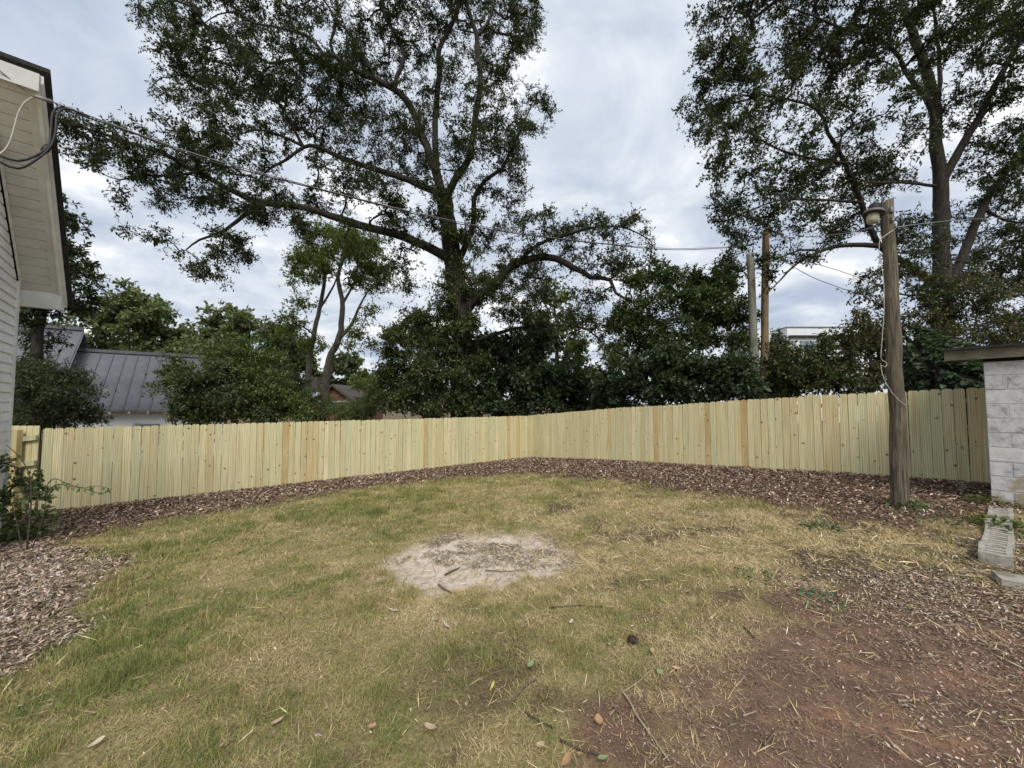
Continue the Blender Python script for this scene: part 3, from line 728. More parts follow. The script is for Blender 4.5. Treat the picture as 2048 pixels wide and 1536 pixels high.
# brick house with chimney far behind the thin trees
def gable_house(name, label, px0, px1, py_e, py_r, Y, wallm, roofm, depth):
    a = at(px0, py_e, Y); b_ = at(px1, py_e, Y); w = b_[0] - a[0]; zr_ = at((px0 + px1) / 2, py_r, Y)[2]
    g0 = float(ground(a[0], Y)) - .4
    t = thing(name, label, 'house', (a[0] + w / 2, Y, g0)); inv = Matrix.Translation(-Vector(t.location))
    def part(mb, nm, mt):
        o = mb.build(nm, mt, t); o.matrix_parent_inverse = inv; return o
    part(MB().prism([(a[0], Y, g0), (b_[0], Y, g0), (b_[0], Y, a[2]), (a[0] + w / 2, Y, zr_), (a[0], Y, a[2])], (0, depth, 0)), 'wall', wallm)
    for sg in (0, 1):
        e = (a[0] - .4, Y - .4, a[2] - .35) if sg == 0 else (b_[0] + .4, Y - .4, a[2] - .35)
        pk = (a[0] + w / 2, Y - .4, zr_ + .03)
        part(MB().prism([e, pk, (pk[0], pk[1], pk[2] + .16), (e[0], e[1], e[2] + .16)], (0, depth + .8, 0)), 'roof_slope', roofm)
        part(MB().prism([(e[0], e[1] - .03, e[2] - .05), (pk[0], pk[1] - .03, pk[2] - .05), (pk[0], pk[1] - .03, pk[2] + .05), (e[0], e[1] - .03, e[2] + .05)], (0, .028, 0)), 'rake_board', M['old_wood'])
    part(MB().box((a[0] - .02, Y - .06, a[2] - .02), (w + .04, 0, 0), (0, .05, 0), (0, 0, .14)), 'trim_band', M['trim'])
    return t, part
M['roof_brown'] = mat_noise('brown_roof', (0.06, 0.05, 0.045), (0.11, 0.09, 0.08), 10, (1, 1, 1), 0.95, 0.2)
t, part = gable_house('brick_house', 'small red brick gable end glimpsed beyond the thin trees', 622, 712, 804, 772, 38, M['brick'], M['roof_brown'], 8)
cA = at(624, 768, 39); part(MB().box((cA[0], 38.6, cA[2] - .8), (.75, 0, 0), (0, .7, 0), (0, 0, 1.5)), 'chimney', M['roof_brown'])
for k, (x0, x1) in enumerate(((655, 672), (684, 700))):
    a = at(x0, 826, 37.95); c_ = at(x1, 808, 37.95)
    part(MB().box((a[0], 37.93, a[2]), (c_[0] - a[0], 0, 0), (0, .05, 0), (0, 0, c_[2] - a[2])), 'window', M['glass'])

# pale modern building beyond the bare poles
Yb = 44.0
a = at(1574, 655, Yb); b_ = at(1765, 655, Yb); g0 = float(ground(a[0], Yb)) - .5
wb = thing('pale_building', 'pale flat-roofed modern building far behind the two bare poles', 'building', (a[0], Yb, g0))
winv = Matrix.Translation(-Vector(wb.location))
def wpart(mb, nm, mt, par=wb):
    o = mb.build(nm, mt, par)
    if par is wb: o.matrix_parent_inverse = winv
    return o
wpart(MB().box((a[0], Yb, g0), (b_[0] - a[0], 0, 0), (0, 9, 0), (0, 0, a[2] - g0)), 'wall', M['stucco'])
wpart(MB().box((a[0] - 2.4, Yb + 2.5, g0), (2.39, 0, 0), (0, 6, 0), (0, 0, at(1560, 659, Yb + 2.5)[2] - g0)), 'side_wing', M['stucco'])
wpart(MB().box((a[0] - .08, Yb - .1, a[2]), (b_[0] - a[0] + .16, 0, 0), (0, 9.2, 0), (0, 0, .09)), 'parapet_cap', M['grey_metal'])
zb1 = at(1600, 674, Yb)[2]
wpart(MB().box((a[0] + .1, Yb - .28, zb1 - .10), (b_[0] - a[0], 0, 0), (0, .278, 0), (0, 0, .26)), 'canopy_band', M['black'])
for px0, px1 in ((1584, 1592), (1600, 1628), (1634, 1640), (1646, 1668), (1684, 1712)):
    p = at(px0, 703, Yb); q = at(px1, 682, Yb)
    fr_ = wpart(MB().box((p[0], Yb - .05, p[2]), (q[0] - p[0], 0, 0), (0, .049, 0), (0, 0, q[2] - p[2])), 'window', M['grey_metal'])
    MB().box((p[0] + .08, Yb - .07, p[2] + .08), (q[0] - p[0] - .16, 0, 0), (0, .03, 0), (0, 0, q[2] - p[2] - .16)).build('pane', M['glass'], fr_)

# ------------------------------------------------------------------ poles, lamp and wires
def pole(name, label, base, top, r0, r1, mat, group=None):
    n = 14; t = np.linspace(0, 1, n)
    pr = np.random.default_rng(int(abs(base[0]) * 100))
    pts = base + (top - base) * t[:, None]; pts[1:-1, :2] += pr.normal(0, .006, (n - 2, 2))
    k = 20; V, Qd = tube_arrays(pts, r0 + (r1 - r0) * t, k)
    V[:, :2] += pr.normal(0, .0025, (len(V), 2))
    V[-k:, 2] += pr.normal(0, .012, k)                       # ragged sawn top
    me = bpy.data.meshes.new(name)
    fs = [tuple(q) for q in Qd] + [tuple(range((n - 1) * k, n * k))]
    me.from_pydata([tuple(v - base) for v in V], [], fs); me.update()
    for p in me.polygons: p.use_smooth = len(p.vertices) == 4
    o = link(name, me, mat, loc=base)
    tag(o, label, 'pole', group); return o
pb = gnd(1803, 1021); pb[2] -= .05
pt = at(1774, 402, pb[1]); PT = pt
P_LAMP = pole('light_pole', 'leaning weathered wooden pole carrying the yard light in front of the right fence', pb, pt, .099, .070, M['pole'])
def pole_at(s): return pb + (pt - pb) * s
b1 = at(1513, 775, 13.0); b1[2] = float(ground(b1[0], b1[1])) - .1
pole('bare_pole', 'shorter grey bare pole behind the right fence, left of the tan one', b1, at(1500, 508, 13.0), .138, .112, M['pole_grey'], 'bare poles behind the right fence')
b2 = at(1521, 770, 13.6); b2[2] = float(ground(b2[0], b2[1])) - .1
P2T = at(1532, 464, 13.6)
pole('bare_pole', 'taller tan bare pole behind the right fence, leaning right', b2, P2T, .135, .108, M['pole_tan'], 'bare poles behind the right fence')
# yard light: hood, finned housing, photocell, glass refractor, bracket
lo = at(1748, 424, pb[1] - .05)
lamp = thing('yard_light', 'dusk-to-dawn yard light with cloudy glass drop on top of the leaning pole', 'light', tuple(lo))
linv = Matrix.Translation(-Vector(lo))
ax = np.array([.22, 0.0, 1.0]); ax /= np.linalg.norm(ax)
def lpart(mb, nm, mt, sm=True):
    o = mb.build(nm, mt, lamp, sm); o.matrix_parent_inverse = linv; return o
LS = .74
lpart(MB().lathe([(.02, .045), (.10, .04), (.15, .015), (.172, -.03), (.176, -.05), (.165, -.05), (.15, -.02), (.06, .01)], lo, ax, 28, LS), 'hood', M['hood'])
lpart(MB().lathe([(.095, .04), (.098, .06), (.095, .13), (.082, .15), (.03, .155)], lo, ax, 24, LS), 'ballast_housing', M['black'], False)
for i in range(12):
    t = i * math.pi / 6
    d = np.array([math.cos(t), math.sin(t), 0]); 
    lpart(MB().box(lo + (ax * .06 + d * .085) * LS, d * .018 * LS, np.cross(ax, d) * .008 * LS, ax * .07 * LS), 'cooling_fin', M['black'], False)
lpart(MB().lathe([(.042, .152), (.045, .17), (.043, .20), (.03, .215), (.005, .218)], lo, ax, 18, LS), 'photocell', M['teal'])
lpart(MB().lathe([(.06, -.03), (.088, -.05), (.098, -.10), (.094, -.17), (.078, -.215), (.045, -.235), (.005, -.238)], lo, ax, 22, LS), 'refractor', M['refractor'])
lpart(MB().tube([lo + ax * .01 + np.array([.05, 0, 0]), lo + np.array([.10, .02, .01]), pt + np.array([0, 0, -.14])], .016, 8), 'bracket_arm', M['grey_metal'])
lpart(MB().box(pt + np.array([-.04, -.088, -.20]), (.055, 0, 0), (0, .02, 0), (0, 0, .07)), 'bracket_plate', M['grey_metal'], False)
lpart(MB().box(pt + np.array([-.03, -.095, -.33]), (.035, 0, 0), (0, .03, 0), (0, 0, .06)), 'junction_box', M['grey_metal'], False)
def cable(name, label, pts, r, mat, cat='cable', k=5, step=.15, group=None):
    P = smooth_path(pts, step); o_ = P[0].copy()
    V, Qd = tube_arrays(P - o_, np.full(len(P), r), k)
    o = link(name, fast_mesh(name, V, Qd, smooth=True), mat, loc=o_); tag(o, label, cat, group); return o
yp = pb[1]
loop = [at(1762, 470, yp - .10)] + [at(x, y, yp - .12) for x, y in ((1758, 500), (1767, 560), (1768, 620), (1764, 680), (1762, 716), (1768, 722), (1774, 728), (1770, 734), (1762, 730), (1764, 745), (1770, 762), (1784, 785), (1800, 802), (1814, 812))]
cable('loose_cable', 'thin white cable dangling down the leaning light pole', loop, .0042, M['wire_white'], step=.06)
wr = [at(1759, 480, yp - .085), at(1772, 470, yp - .09), at(1785, 461, yp - .07), at(1790, 456, yp + .0)]
cable('wrapped_wire', 'pale wire wrapped slantwise round the light pole under the lamp', wr, .006, M['wire_white'], step=.05)
hookp = hp(S_PK - .06, -PR - .42, Z_PK - .12)
poleT = at(1495, 492, 12.95)
def on_line(px, py, off=0.0):
    """point on the straight run from the house hook to the bare pole, seen at a pixel"""
    u = (px - 1024) / F * 1.0; A = hookp[:2]; d = (poleT - hookp)[:2]
    t_ = (u * A[1] - A[0]) / (d[0] - u * d[1])
    return at(px, py, A[1] + t_ * d[1] + off)
aw = on_line(62, 190); bw = on_line(106, 204)
sv = thing('service_drop', 'overhead service line running from the white house across to the bare poles', 'cable', tuple(bw))
vinv = Matrix.Translation(-Vector(bw))
def vpart(pts, r, nm, mt, k=6, step=.2):
    P = smooth_path(pts, step); V, Qd = tube_arrays(P, r if not np.isscalar(r) else np.full(len(P), r), k)
    o = link(nm, fast_mesh(nm, V, Qd, smooth=True), mt, parent=sv); o.matrix_parent_inverse = vinv; return o
vpart([hookp, aw, bw], .006, 'guy_wire', M['wire_grey'])
o = MB().tube([aw + (bw - aw) * .05, aw + (bw - aw) * .3, aw + (bw - aw) * .97], [.012, .02, .024], 10).build('dead_end_clamp', M['grey_metal'], sv, True); o.matrix_parent_inverse = vinv
linepx = [(106, 204), (260, 262), (400, 311), (560, 356), (720, 398), (880, 436), (1040, 466), (1200, 486), (1350, 497), (1490, 492)]
lp = [on_line(*q) for q in linepx]
vpart(lp, .0075, 'messenger_wire', M['wire_grey'])
tw = [p + np.array([0, .01, -.022 + .014 * math.sin(i * 2.1)]) for i, p in enumerate(lp)]
vpart([on_line(112, 214)] + tw[1:], .0095, 'insulated_wire', M['black'])
yb = bw[1]
for q, (ox, oy) in enumerate(((0, 0), (9, 3))):
    vpart([on_line(170 + ox, 230 + oy), at(124 + ox, 214 + oy, yb + .05), at(106 + ox, 226 + oy, yb - .02), at(102 + ox, 262 + oy, yb - .06), at(97 + ox * .3, 292 + oy, yb - .1), at(70, 312 + oy * 3, yb - .2), at(36, 322 + 5 * oy, yb - .3), at(0, 312 + 4 * oy, yb - .4), at(-40, 296, yb - .5)], .013, 'drip_loop', M['black'], 7, .06)
vpart([at(68, 194, aw[1] + .02), at(50, 204, aw[1] - .02), at(36, 228, aw[1] - .04), at(28, 258, aw[1] - .05), at(18, 288, aw[1] - .06), at(0, 308, aw[1] - .1), at(-30, 316, aw[1] - .2)], .009, 'neutral_tail', M['wire_white'], 7, .06)
o = MB().lathe([(.03, -.05), (.036, 0), (.03, .05)], at(92, 298, yb - .1), (at(104, 282, yb - .06) - at(80, 312, yb - .16)), 10).build('splice', M['black'], sv, True); o.matrix_parent_inverse = vinv
cable('overhead_wire', 'thin wire strung between the tan pole and the light pole', [at(1534, 474, 13.5), at(1600, 474, 10.5), at(1680, 468, 7.5), at(1762, 452, 5.4)], .008, M['wire_grey'])
cable('overhead_wire', 'wire leaving the light pole for the right edge of the photo', [at(1790, 455, 5.4), at(1850, 447, 7.5), at(1950, 438, 11), at(2120, 430, 17)], .009, M['wire_grey'])
cable('overhead_wire', 'upper slack wire crossing the sky gap behind the light pole', [at(1534, 505, 13.5), at(1640, 530, 13.2), at(1750, 566, 13), at(1860, 605, 12.6), at(2060, 640, 12)], .012, M['wire_grey'])
cable('overhead_wire', 'lower slack wire crossing the sky gap behind the light pole', [at(1534, 500, 13.5), at(1612, 548, 13.6), at(1670, 572, 13.8), at(1720, 587, 14), at(1800, 600, 14.5)], .012, M['wire_grey'])

# ------------------------------------------------------------------ growing things
def leaves_mesh(name, P, D, Nn, Ln, Wn, col, fold=.18):
    """one folded rhombus per leaf: P base, D axis, Nn normal"""
    n = len(P); D = D / (np.linalg.norm(D, axis=1)[:, None] + 1e-9)
    S = np.cross(D, Nn); S /= np.linalg.norm(S, axis=1)[:, None] + 1e-9; Nn = np.cross(S, D)
    V = np.empty((n, 4, 3), np.float32)
    V[:, 0] = P; V[:, 2] = P + D * Ln[:, None]
    m = P + D * (Ln * .45)[:, None] + Nn * (Wn * fold)[:, None]
    V[:, 1] = m + S * (Wn * .5)[:, None]; V[:, 3] = m - S * (Wn * .5)[:, None]
    Qd = np.arange(n * 4, dtype=np.int32).reshape(n, 4)
    return fast_mesh(name, V.reshape(-1, 3), Qd, np.repeat(col, 4, axis=0))
def colours(r, n, pal, wts, var=.22):
    pal = np.array(pal, float); k = r.choice(len(pal), n, p=np.array(wts) / sum(wts))
    return np.clip(pal[k] * (1 + r.normal(0, var, (n, 1))), .004, 1) * (1 + r.normal(0, .06, (n, 3)))
def unit(r, n):
    v = r.normal(0, 1, (n, 3)); return v / np.linalg.norm(v, axis=1)[:, None]
OAK = ([(.032, .046, .018), (.045, .062, .022), (.026, .036, .016), (.07, .085, .03), (.065, .055, .028)], [5, 4, 3, 1, .7])
def tree(name, label, cat, paths, blobs, seed, leaf=(.11, .046), lpt=90, tw_den=1.0, pal=OAK, bark='bark', spread=.34, group=None, base=None,
         trunk_name='trunk', crown_name='crown', droop=.25, up=.15, twig_r=.007, bare=0.0, yard=False, limb=1.0, vary=.25):
    """paths: list of (points, r0, r1), the first one the trunk; blobs: (x, y, z, rx, ry, rz)"""
    r = np.random.default_rng(seed)
    pos = []; rad = []; segs = []
    for pts, r0, r1 in paths:
        P = smooth_path(pts, .4); rr = np.linspace(r0, r1, len(P)) if len(P) > 1 else [r0]
        P[1:-1] += r.normal(0, .02, P[1:-1].shape) * min(1, r0 * 3)
        if len(segs): rr = np.array(rr) * limb
        segs.append((P, np.array(rr))); pos += list(P); rad += list(rr)
    NM = len(pos)
    # twig ends through the volume of each clump
    A = []
    for (x, y, z, rx, ry, rz) in blobs:
        n = max(3, int(tw_den * r.uniform(1 - vary, 1 + vary) * 5.5 * (rx * ry * rz) ** (2 / 3)))
        d = unit(r, n) * (r.random((n, 1)) ** .42)
        A.append(np.array([x, y, z]) + d * np.array([rx, ry, rz]))
    A = np.vstack(A)
    main = np.array(pos)
    dm = np.array([np.min(np.linalg.norm(main - a, axis=1)) for a in A])
    order = np.argsort(dm); A = A[order]
    buf = np.zeros((NM + len(A) * 24, 3)); buf[:NM] = main; nb = NM
    par = [-1] * NM; cnt = np.zeros(len(buf)); fixed = np.zeros(len(buf)); fixed[:NM] = rad
    chains = []
    for a in A:
        dd = np.linalg.norm(buf[:nb] - a, axis=1)
        dd = dd + np.where(buf[:nb, 2] > a[2] + .4, .35, 0)
        j = int(np.argmin(dd)); b0 = buf[j].copy(); L_ = np.linalg.norm(a - b0)
        m = int(min(20, max(2, L_ / .32)))
        t = np.linspace(0, 1, m + 1)[1:, None]
        seg = b0 + (a - b0) * t
        side = r.normal(0, .09 * L_, 3)
        seg = seg + np.sin(t * math.pi) * side + np.array([0, 0, up * L_]) * np.sin(t * math.pi) * .6 - np.array([0, 0, droop * .12 * L_]) * t ** 3
        seg[:-1] += r.normal(0, .03, (m, 3))[:-1]
        ids = list(range(nb, nb + m)); buf[nb:nb + m] = seg
        par += [j] + ids[:-1]; chains.append((j, ids)); nb += m
    for i in range(nb - 1, -1, -1):
        cnt[i] += 1 if True else 0
    c2 = np.zeros(nb)
    for j, ids in chains: c2[ids[-1]] += 1
    for i in range(nb - 1, NM - 1, -1):
        c2[par[i]] += c2[i]
    R = twig_r * np.maximum(c2, 1) ** .55
    R[:NM] = fixed[:NM]
    VV = []; QQ = []; off = 0
    for P, rr in segs[1:]:
        V, Qd = tube_arrays(P, rr, 9); VV.append(V); QQ.append(Qd + off); off += len(V)
    for j, ids in chains:
        P = np.vstack([buf[j], buf[ids]]); rr = R[[ids[0]] + ids].copy(); rr = np.minimum(rr, R[j] * .8 + .002); rr[-1] *= .5
        if len(P) < 3: P = np.vstack([P[0], (P[0] + P[1]) / 2, P[1:]]); rr = np.concatenate([[rr[0]], rr])
        V, Qd = tube_arrays(P, rr, 5 if rr[0] > .02 else 3); VV.append(V); QQ.append(Qd + off); off += len(V)
    P0 = segs[0][0]
    bse = np.array(P0[0]) if base is None else np.array(base)
    root = thing(name, label, cat, tuple(bse), group); inv = Matrix.Translation(-Vector(bse))
    V, Qd = tube_arrays(segs[0][0], segs[0][1] * 1.0, 14)
    V += r.normal(0, .012 * min(1, segs[0][1][0] * 2), V.shape)
    o = link(trunk_name, fast_mesh(trunk_name, V, Qd, smooth=True), M[bark], root); o.matrix_parent_inverse = inv
    if VV:
        o = link('branches', fast_mesh('branches', np.vstack(VV), np.vstack(QQ), smooth=True), M[bark], root, kind=None if bark == 'bark' else 'stuff'); o.matrix_parent_inverse = inv
    # short leafy sprays along the last stretch of every twig
    LP = []; LD = []; SB = []; SD = []; SLn = []
    per = 9
    for j, ids in chains:
        if r.random() < bare: continue
        k = max(2, int(r.normal(lpt, lpt * .3) / per))
        tail = np.vstack([buf[j], buf[ids]])[-6:]
        si = r.integers(0, len(tail) - 1, k); f = r.random((k, 1))
        c = tail[si] * (1 - f) + tail[si + 1] * f
        ax_ = tail[si + 1] - tail[si]; ax_ = ax_ / (np.linalg.norm(ax_, axis=1)[:, None] + 1e-9)
        sdir = unit(r, k) * np.array([1, 1, .75]) + ax_ * .45; sdir /= np.linalg.norm(sdir, axis=1)[:, None]
        sl = spread * r.uniform(.7, 1.9, k)
        SB.append(c); SD.append(sdir); SLn.append(sl)
        u_ = r.uniform(.12, 1.0, (k, per)); side = unit(r, k * per).reshape(k, per, 3)
        LP.append((c[:, None, :] + sdir[:, None, :] * (sl[:, None] * u_)[..., None] + side * .012).reshape(-1, 3))
        LD.append((side * .95 + sdir[:, None, :] * .55 + np.array([0, 0, -.22])).reshape(-1, 3))
    LP = np.vstack(LP); LD = np.vstack(LD)
    SB = np.vstack(SB); SD = np.vstack(SD); SLn = np.concatenate(SLn)
    def outside(P):
        s_ = (P[:, 0] - C[0]) * NL[0] + (P[:, 1] - C[1]) * NL[1]; t_ = (P[:, 0] - C[0]) * NR[0] + (P[:, 1] - C[1]) * NR[1]
        return ~((s_ > -.25) & (t_ > -.25) & (P[:, 2] < EYE - .1 + .06 * np.clip(s_, 0, 12)))
    if not yard:
        k_ = outside(LP); LP = LP[k_]; LD = LD[k_]; k_ = outside(SB + SD * SLn[:, None]); SB = SB[k_]; SD = SD[k_]; SLn = SLn[k_]
    n = len(LP); ns = len(SB)
    Nn = unit(r, n) * .75 + np.array([0, 0, .8])
    Ln = leaf[0] * r.uniform(.65, 1.3, n); Wn = leaf[1] * r.uniform(.7, 1.3, n)
    lc = colours(r, n, *pal)
    LP = np.vstack([LP, SB]); LD = np.vstack([LD, SD]); Nn = np.vstack([Nn, unit(r, ns)]); Ln = np.concatenate([Ln, SLn]); Wn = np.concatenate([Wn, np.full(ns, twig_r * 1.5)])
    lc = np.vstack([lc, np.tile([(.035, .029, .024)], (ns, 1))]); n += ns
    o = link(crown_name, leaves_mesh(crown_name, LP, LD, Nn, Ln, Wn, lc), M['leaf'], root, kind='stuff'); o.matrix_parent_inverse = inv
    tree.count += n
    return root
tree.count = 0
def pxpath(pts, Y0, Y1=None):
    Y1 = Y0 if Y1 is None else Y1
    n = len(pts); return [at(x, y, Y0 + (Y1 - Y0) * i / max(1, n - 1)) for i, (x, y) in enumerate(pts)]
def pxblobs(lst, Yf, r, jit=1.5, sq=.8, depth=1.15):
    o = []
    for q in lst:
        x, y, rp = q[:3]; Y = (Yf(x, y) if callable(Yf) else Yf) + r.normal(0, jit)
        if len(q) > 3: Y = q[3]
        p = at(x, y, Y); R = rp * Y / F
        o.append((p[0], p[1], p[2], R, R * depth, R * sq))
    return o
def groundpt(px, Y): 
    x = (px - 1024) / F * Y; return np.array([x, Y, float(ground(x, Y)) - .1])

def fenceY(px, off=0.0):
    """depth of the right fence at a pixel column, plus an offset behind it"""
    u = (px - 1024) / F; A = C - NR * off; k = (u * A[1] - A[0]) / (R_[0] - u * R_[1]); return A[1] + k * R_[1]

# ---- the big oak behind the far corner
ro = np.random.default_rng(21)
YT = 17.6
tb = groundpt(927, YT)
paths = [
 ([tb] + pxpath([(926, 780), (924, 700), (918, 620), (907, 530), (896, 450), (886, 392)], YT), .60, .36),
 (pxpath([(905, 522), (850, 491), (790, 468), (720, 450), (640, 425), (580, 409), (520, 406), (470, 384), (400, 346), (330, 310), (260, 286), (200, 266), (150, 250), (112, 246)], YT, 12.8), .30, .03),
 (pxpath([(530, 408), (490, 430), (450, 460), (400, 480), (372, 500)], 15.3, 14.6), .13, .03),
 (pxpath([(396, 344), (340, 352), (290, 350), (240, 360), (200, 345)], 14.3, 13.5), .07, .02),
 (pxpath([(886, 400), (876, 387), (801, 355), (752, 339), (697, 322), (638, 296), (606, 293), (573, 319), (540, 335), (511, 365)], YT, 15), .24, .04),
 (pxpath([(606, 293), (592, 267), (563, 215), (540, 176), (508, 130), (470, 90)], 16, 15.5), .10, .03),
 (pxpath([(610, 294), (550, 267), (508, 260), (469, 270), (420, 250)], 16, 15), .09, .02),
 (pxpath([(886, 392), (866, 326), (834, 244), (814, 202), (788, 179), (752, 160), (703, 137), (671, 114), (648, 112), (619, 124), (583, 120), (540, 127), (505, 107), (462, 78)], YT, 16.2), .30, .04),
 (pxpath([(788, 179), (795, 153), (808, 111), (788, 65), (769, 33), (760, -20), (740, -120)], 17.3, 17.8), .15, .05),
 (pxpath([(671, 114), (661, 88), (671, 49), (674, 10), (660, -60), (640, -130)], 16.8, 16.2), .10, .03),
 (pxpath([(650, 112), (619, 75), (573, 59), (508, 46), (475, 26), (436, 29), (390, 60)], 16.6, 15.6), .09, .02),
 (pxpath([(752, 160), (720, 98), (677, 42), (640, -10), (600, -60)], 17, 15.8), .10, .03),
 (pxpath([(886, 395), (872, 320), (871, 230), (879, 146), (879, 98), (908, 40), (919, 0), (920, -100), (900, -220)], YT, 18.6), .22, .07),
 (pxpath([(890, 405), (904, 372), (933, 324), (944, 284), (952, 226), (961, 164), (955, 102), (952, 66), (937, 18), (930, -60), (950, -170)], YT, 17), .24, .08),
 (pxpath([(953, 70), (962, 66), (983, 29), (986, 0), (1010, -60)], 17.2, 17), .12, .04),
 (pxpath([(918, 520), (940, 470), (948, 437), (948, 397), (970, 361), (1003, 339), (1028, 288), (1050, 240), (1065, 204)], YT, 16.4), .22, .03),
 (pxpath([(922, 640), (945, 605), (985, 572), (1030, 530), (1091, 513), (1146, 533), (1182, 553), (1219, 560), (1233, 586), (1270, 608)], YT, 15), .36, .05),
 (pxpath([(1030, 530), (1075, 490), (1130, 470), (1190, 455), (1250, 455), (1300, 480)], 16.6, 15.2), .13, .03),
 (pxpath([(930, 690), (1000, 665), (1073, 651), (1127, 651), (1175, 659), (1204, 688)], YT, 15.5), .14, .03),
]
CL = [(400,60,100),(520,60,100),(640,50,90),(380,165,85),(480,190,100),(590,170,90),(370,265,75),(460,290,80),(555,255,75),(690,200,80),(640,245,60),(420,335,55),(340,110,45),(330,30,40),
 (780,60,90),(880,60,90),(980,50,80),(1050,45,45),(740,250,70),(800,300,75),(850,200,75),(930,180,70),(900,280,85),(980,260,65),(1020,300,55),(1060,225,45),(1090,195,24),(1000,150,50),(880,370,65),(1000,390,50),(1040,385,30),(690,345,55),(760,385,45),(720,130,60),(1060,70,35),
 (135,240,38),(200,265,52),(270,290,50),(160,300,45),(240,330,50),(320,335,50),(300,385,40),(380,385,45),(420,400,40),(480,395,42),(335,470,36),(400,478,50),(460,500,48),(370,535,38),(430,545,34),(270,465,26),(520,430,38),(560,385,42),(580,440,38),(640,395,40),(700,440,40),(780,440,45),(840,430,45),(215,395,30),(620,460,30),
 (1060,450,42),(1120,460,48),(1190,455,44),(1250,450,38),(1290,480,32),(1150,515,45),(1220,520,42),(1270,540,34),(1060,540,50),(1020,590,60),(1090,610,60),(1150,640,42),(1050,670,50),(1180,585,34),(820,520,50),(780,570,42),(850,600,60),(990,480,42),(1200,650,30),
 (500,-60,110),(680,-80,120),(850,-100,120),(980,-80,100),(700,-210,110),(880,-220,110)]
def oakY(x, y):
    if x < 560 and y > 230: return 12.8 + (x - 100) / 460 * 2.8
    if x > 1000 and y > 400: return 16.4 - (x - 1000) / 300
    return 16.8
oak = tree('oak_tree', 'tallest oak with the longest sweeping limbs, behind the far fence corner', 'tree', paths, pxblobs([(a_, b_, c_ * 1.13) for a_, b_, c_ in CL], oakY, ro, 1.3), 31, (.119, .053), 98, 2.65, spread=.32, limb=.74, twig_r=.0085, vary=.55)

# ---- the second oak at the right
YR = 14.6
tb = groundpt(1893, YR)
paths = [
 ([tb] + pxpath([(1890, 700), (1885, 600), (1882, 477), (1882, 368), (1875, 307), (1868, 204), (1837, 92), (1807, 14), (1790, -80)], YR), .36, .08),
 (pxpath([(1877, 345), (1861, 218), (1820, 157), (1786, 99), (1745, 72), (1691, 60), (1623, 31), (1572, 14)], YR, 12.8), .17, .03),
 (pxpath([(1886, 365), (1895, 341), (1929, 283), (1970, 211), (2004, 143), (2045, 75), (2100, -10)], YR, 13.8), .24, .08),
 (pxpath([(1868, 260), (1880, 150), (1872, 60), (1860, -60)], YR, 15.5), .14, .05),
 (pxpath([(1870, 372), (1803, 365), (1745, 365), (1700, 352)], YR, 13.5), .09, .03),
 (pxpath([(1884, 585), (1820, 530), (1757, 490), (1722, 402), (1691, 327), (1657, 266), (1633, 218), (1571, 198), (1486, 184)], YR, 12.8), .20, .03),
 (pxpath([(1757, 492), (1700, 490), (1655, 497), (1620, 512), (1590, 530), (1560, 560), (1532, 590)], 13.8, 13.2), .14, .02),
 (pxpath([(1640, 502), (1600, 500), (1560, 515), (1500, 522)], 13.6, 13.2), .07, .02),
 (pxpath([(1691, 327), (1640, 320), (1560, 300), (1490, 260), (1420, 240)], 13.3, 12.6), .08, .02),
 (pxpath([(1722, 405), (1640, 400), (1560, 400), (1480, 430), (1440, 450)], 13.5, 12.6), .08, .02),
 (pxpath([(1890, 590), (1930, 500), (1965, 415), (2000, 360), (2060, 290), (2140, 230)], YR, 14.2), .26, .08),
 (pxpath([(1966, 415), (2010, 440), (2080, 450)], 14.4, 14), .10, .03),
]
CR = [(1450,40,62),(1550,40,82),(1650,60,82),(1750,40,75),(1850,60,82),(1950,60,80),(2030,60,70),(1430,150,52),(1500,170,82),(1600,150,72),(1700,150,72),(1790,200,62),(1950,200,60),(2030,220,60),(1412,235,38),(1470,260,62),(1560,270,70),(1650,250,60),(1740,280,60),(1800,300,52),(1435,315,38),(1500,350,62),(1580,370,62),(1660,370,62),(1740,370,55),(1960,320,52),(2030,350,60),
 (1455,415,36),(1490,450,40),(1560,440,52),(1640,440,52),(1700,450,45),(1485,500,32),(1560,530,38),(1615,515,26),(1800,450,52),(1850,500,52),(1800,540,42),(1930,440,52),(2010,450,60),(1960,540,62),(2030,550,55),(1745,560,34),(1860,600,52),(1700,590,26),(1380,215,18),(1470,90,40),
 (1500,-60,70),(1650,-80,100),(1800,-100,110),(1950,-90,100),(2110,0,110),(2150,150,110),(2150,320,100),(2130,480,90),(1900,-200,110)]
oak2 = tree('oak_tree', 'dark broad oak at the right edge, rising behind the block shed', 'tree', paths, pxblobs([(a_, b_, c_ * 1.12) for a_, b_, c_ in CR], lambda x, y: 13.6 + (x > 1900) * .8, ro, 1.1), 47, (.117, .053), 100, 3.1, spread=.31, limb=.66, twig_r=.008, vary=.45)

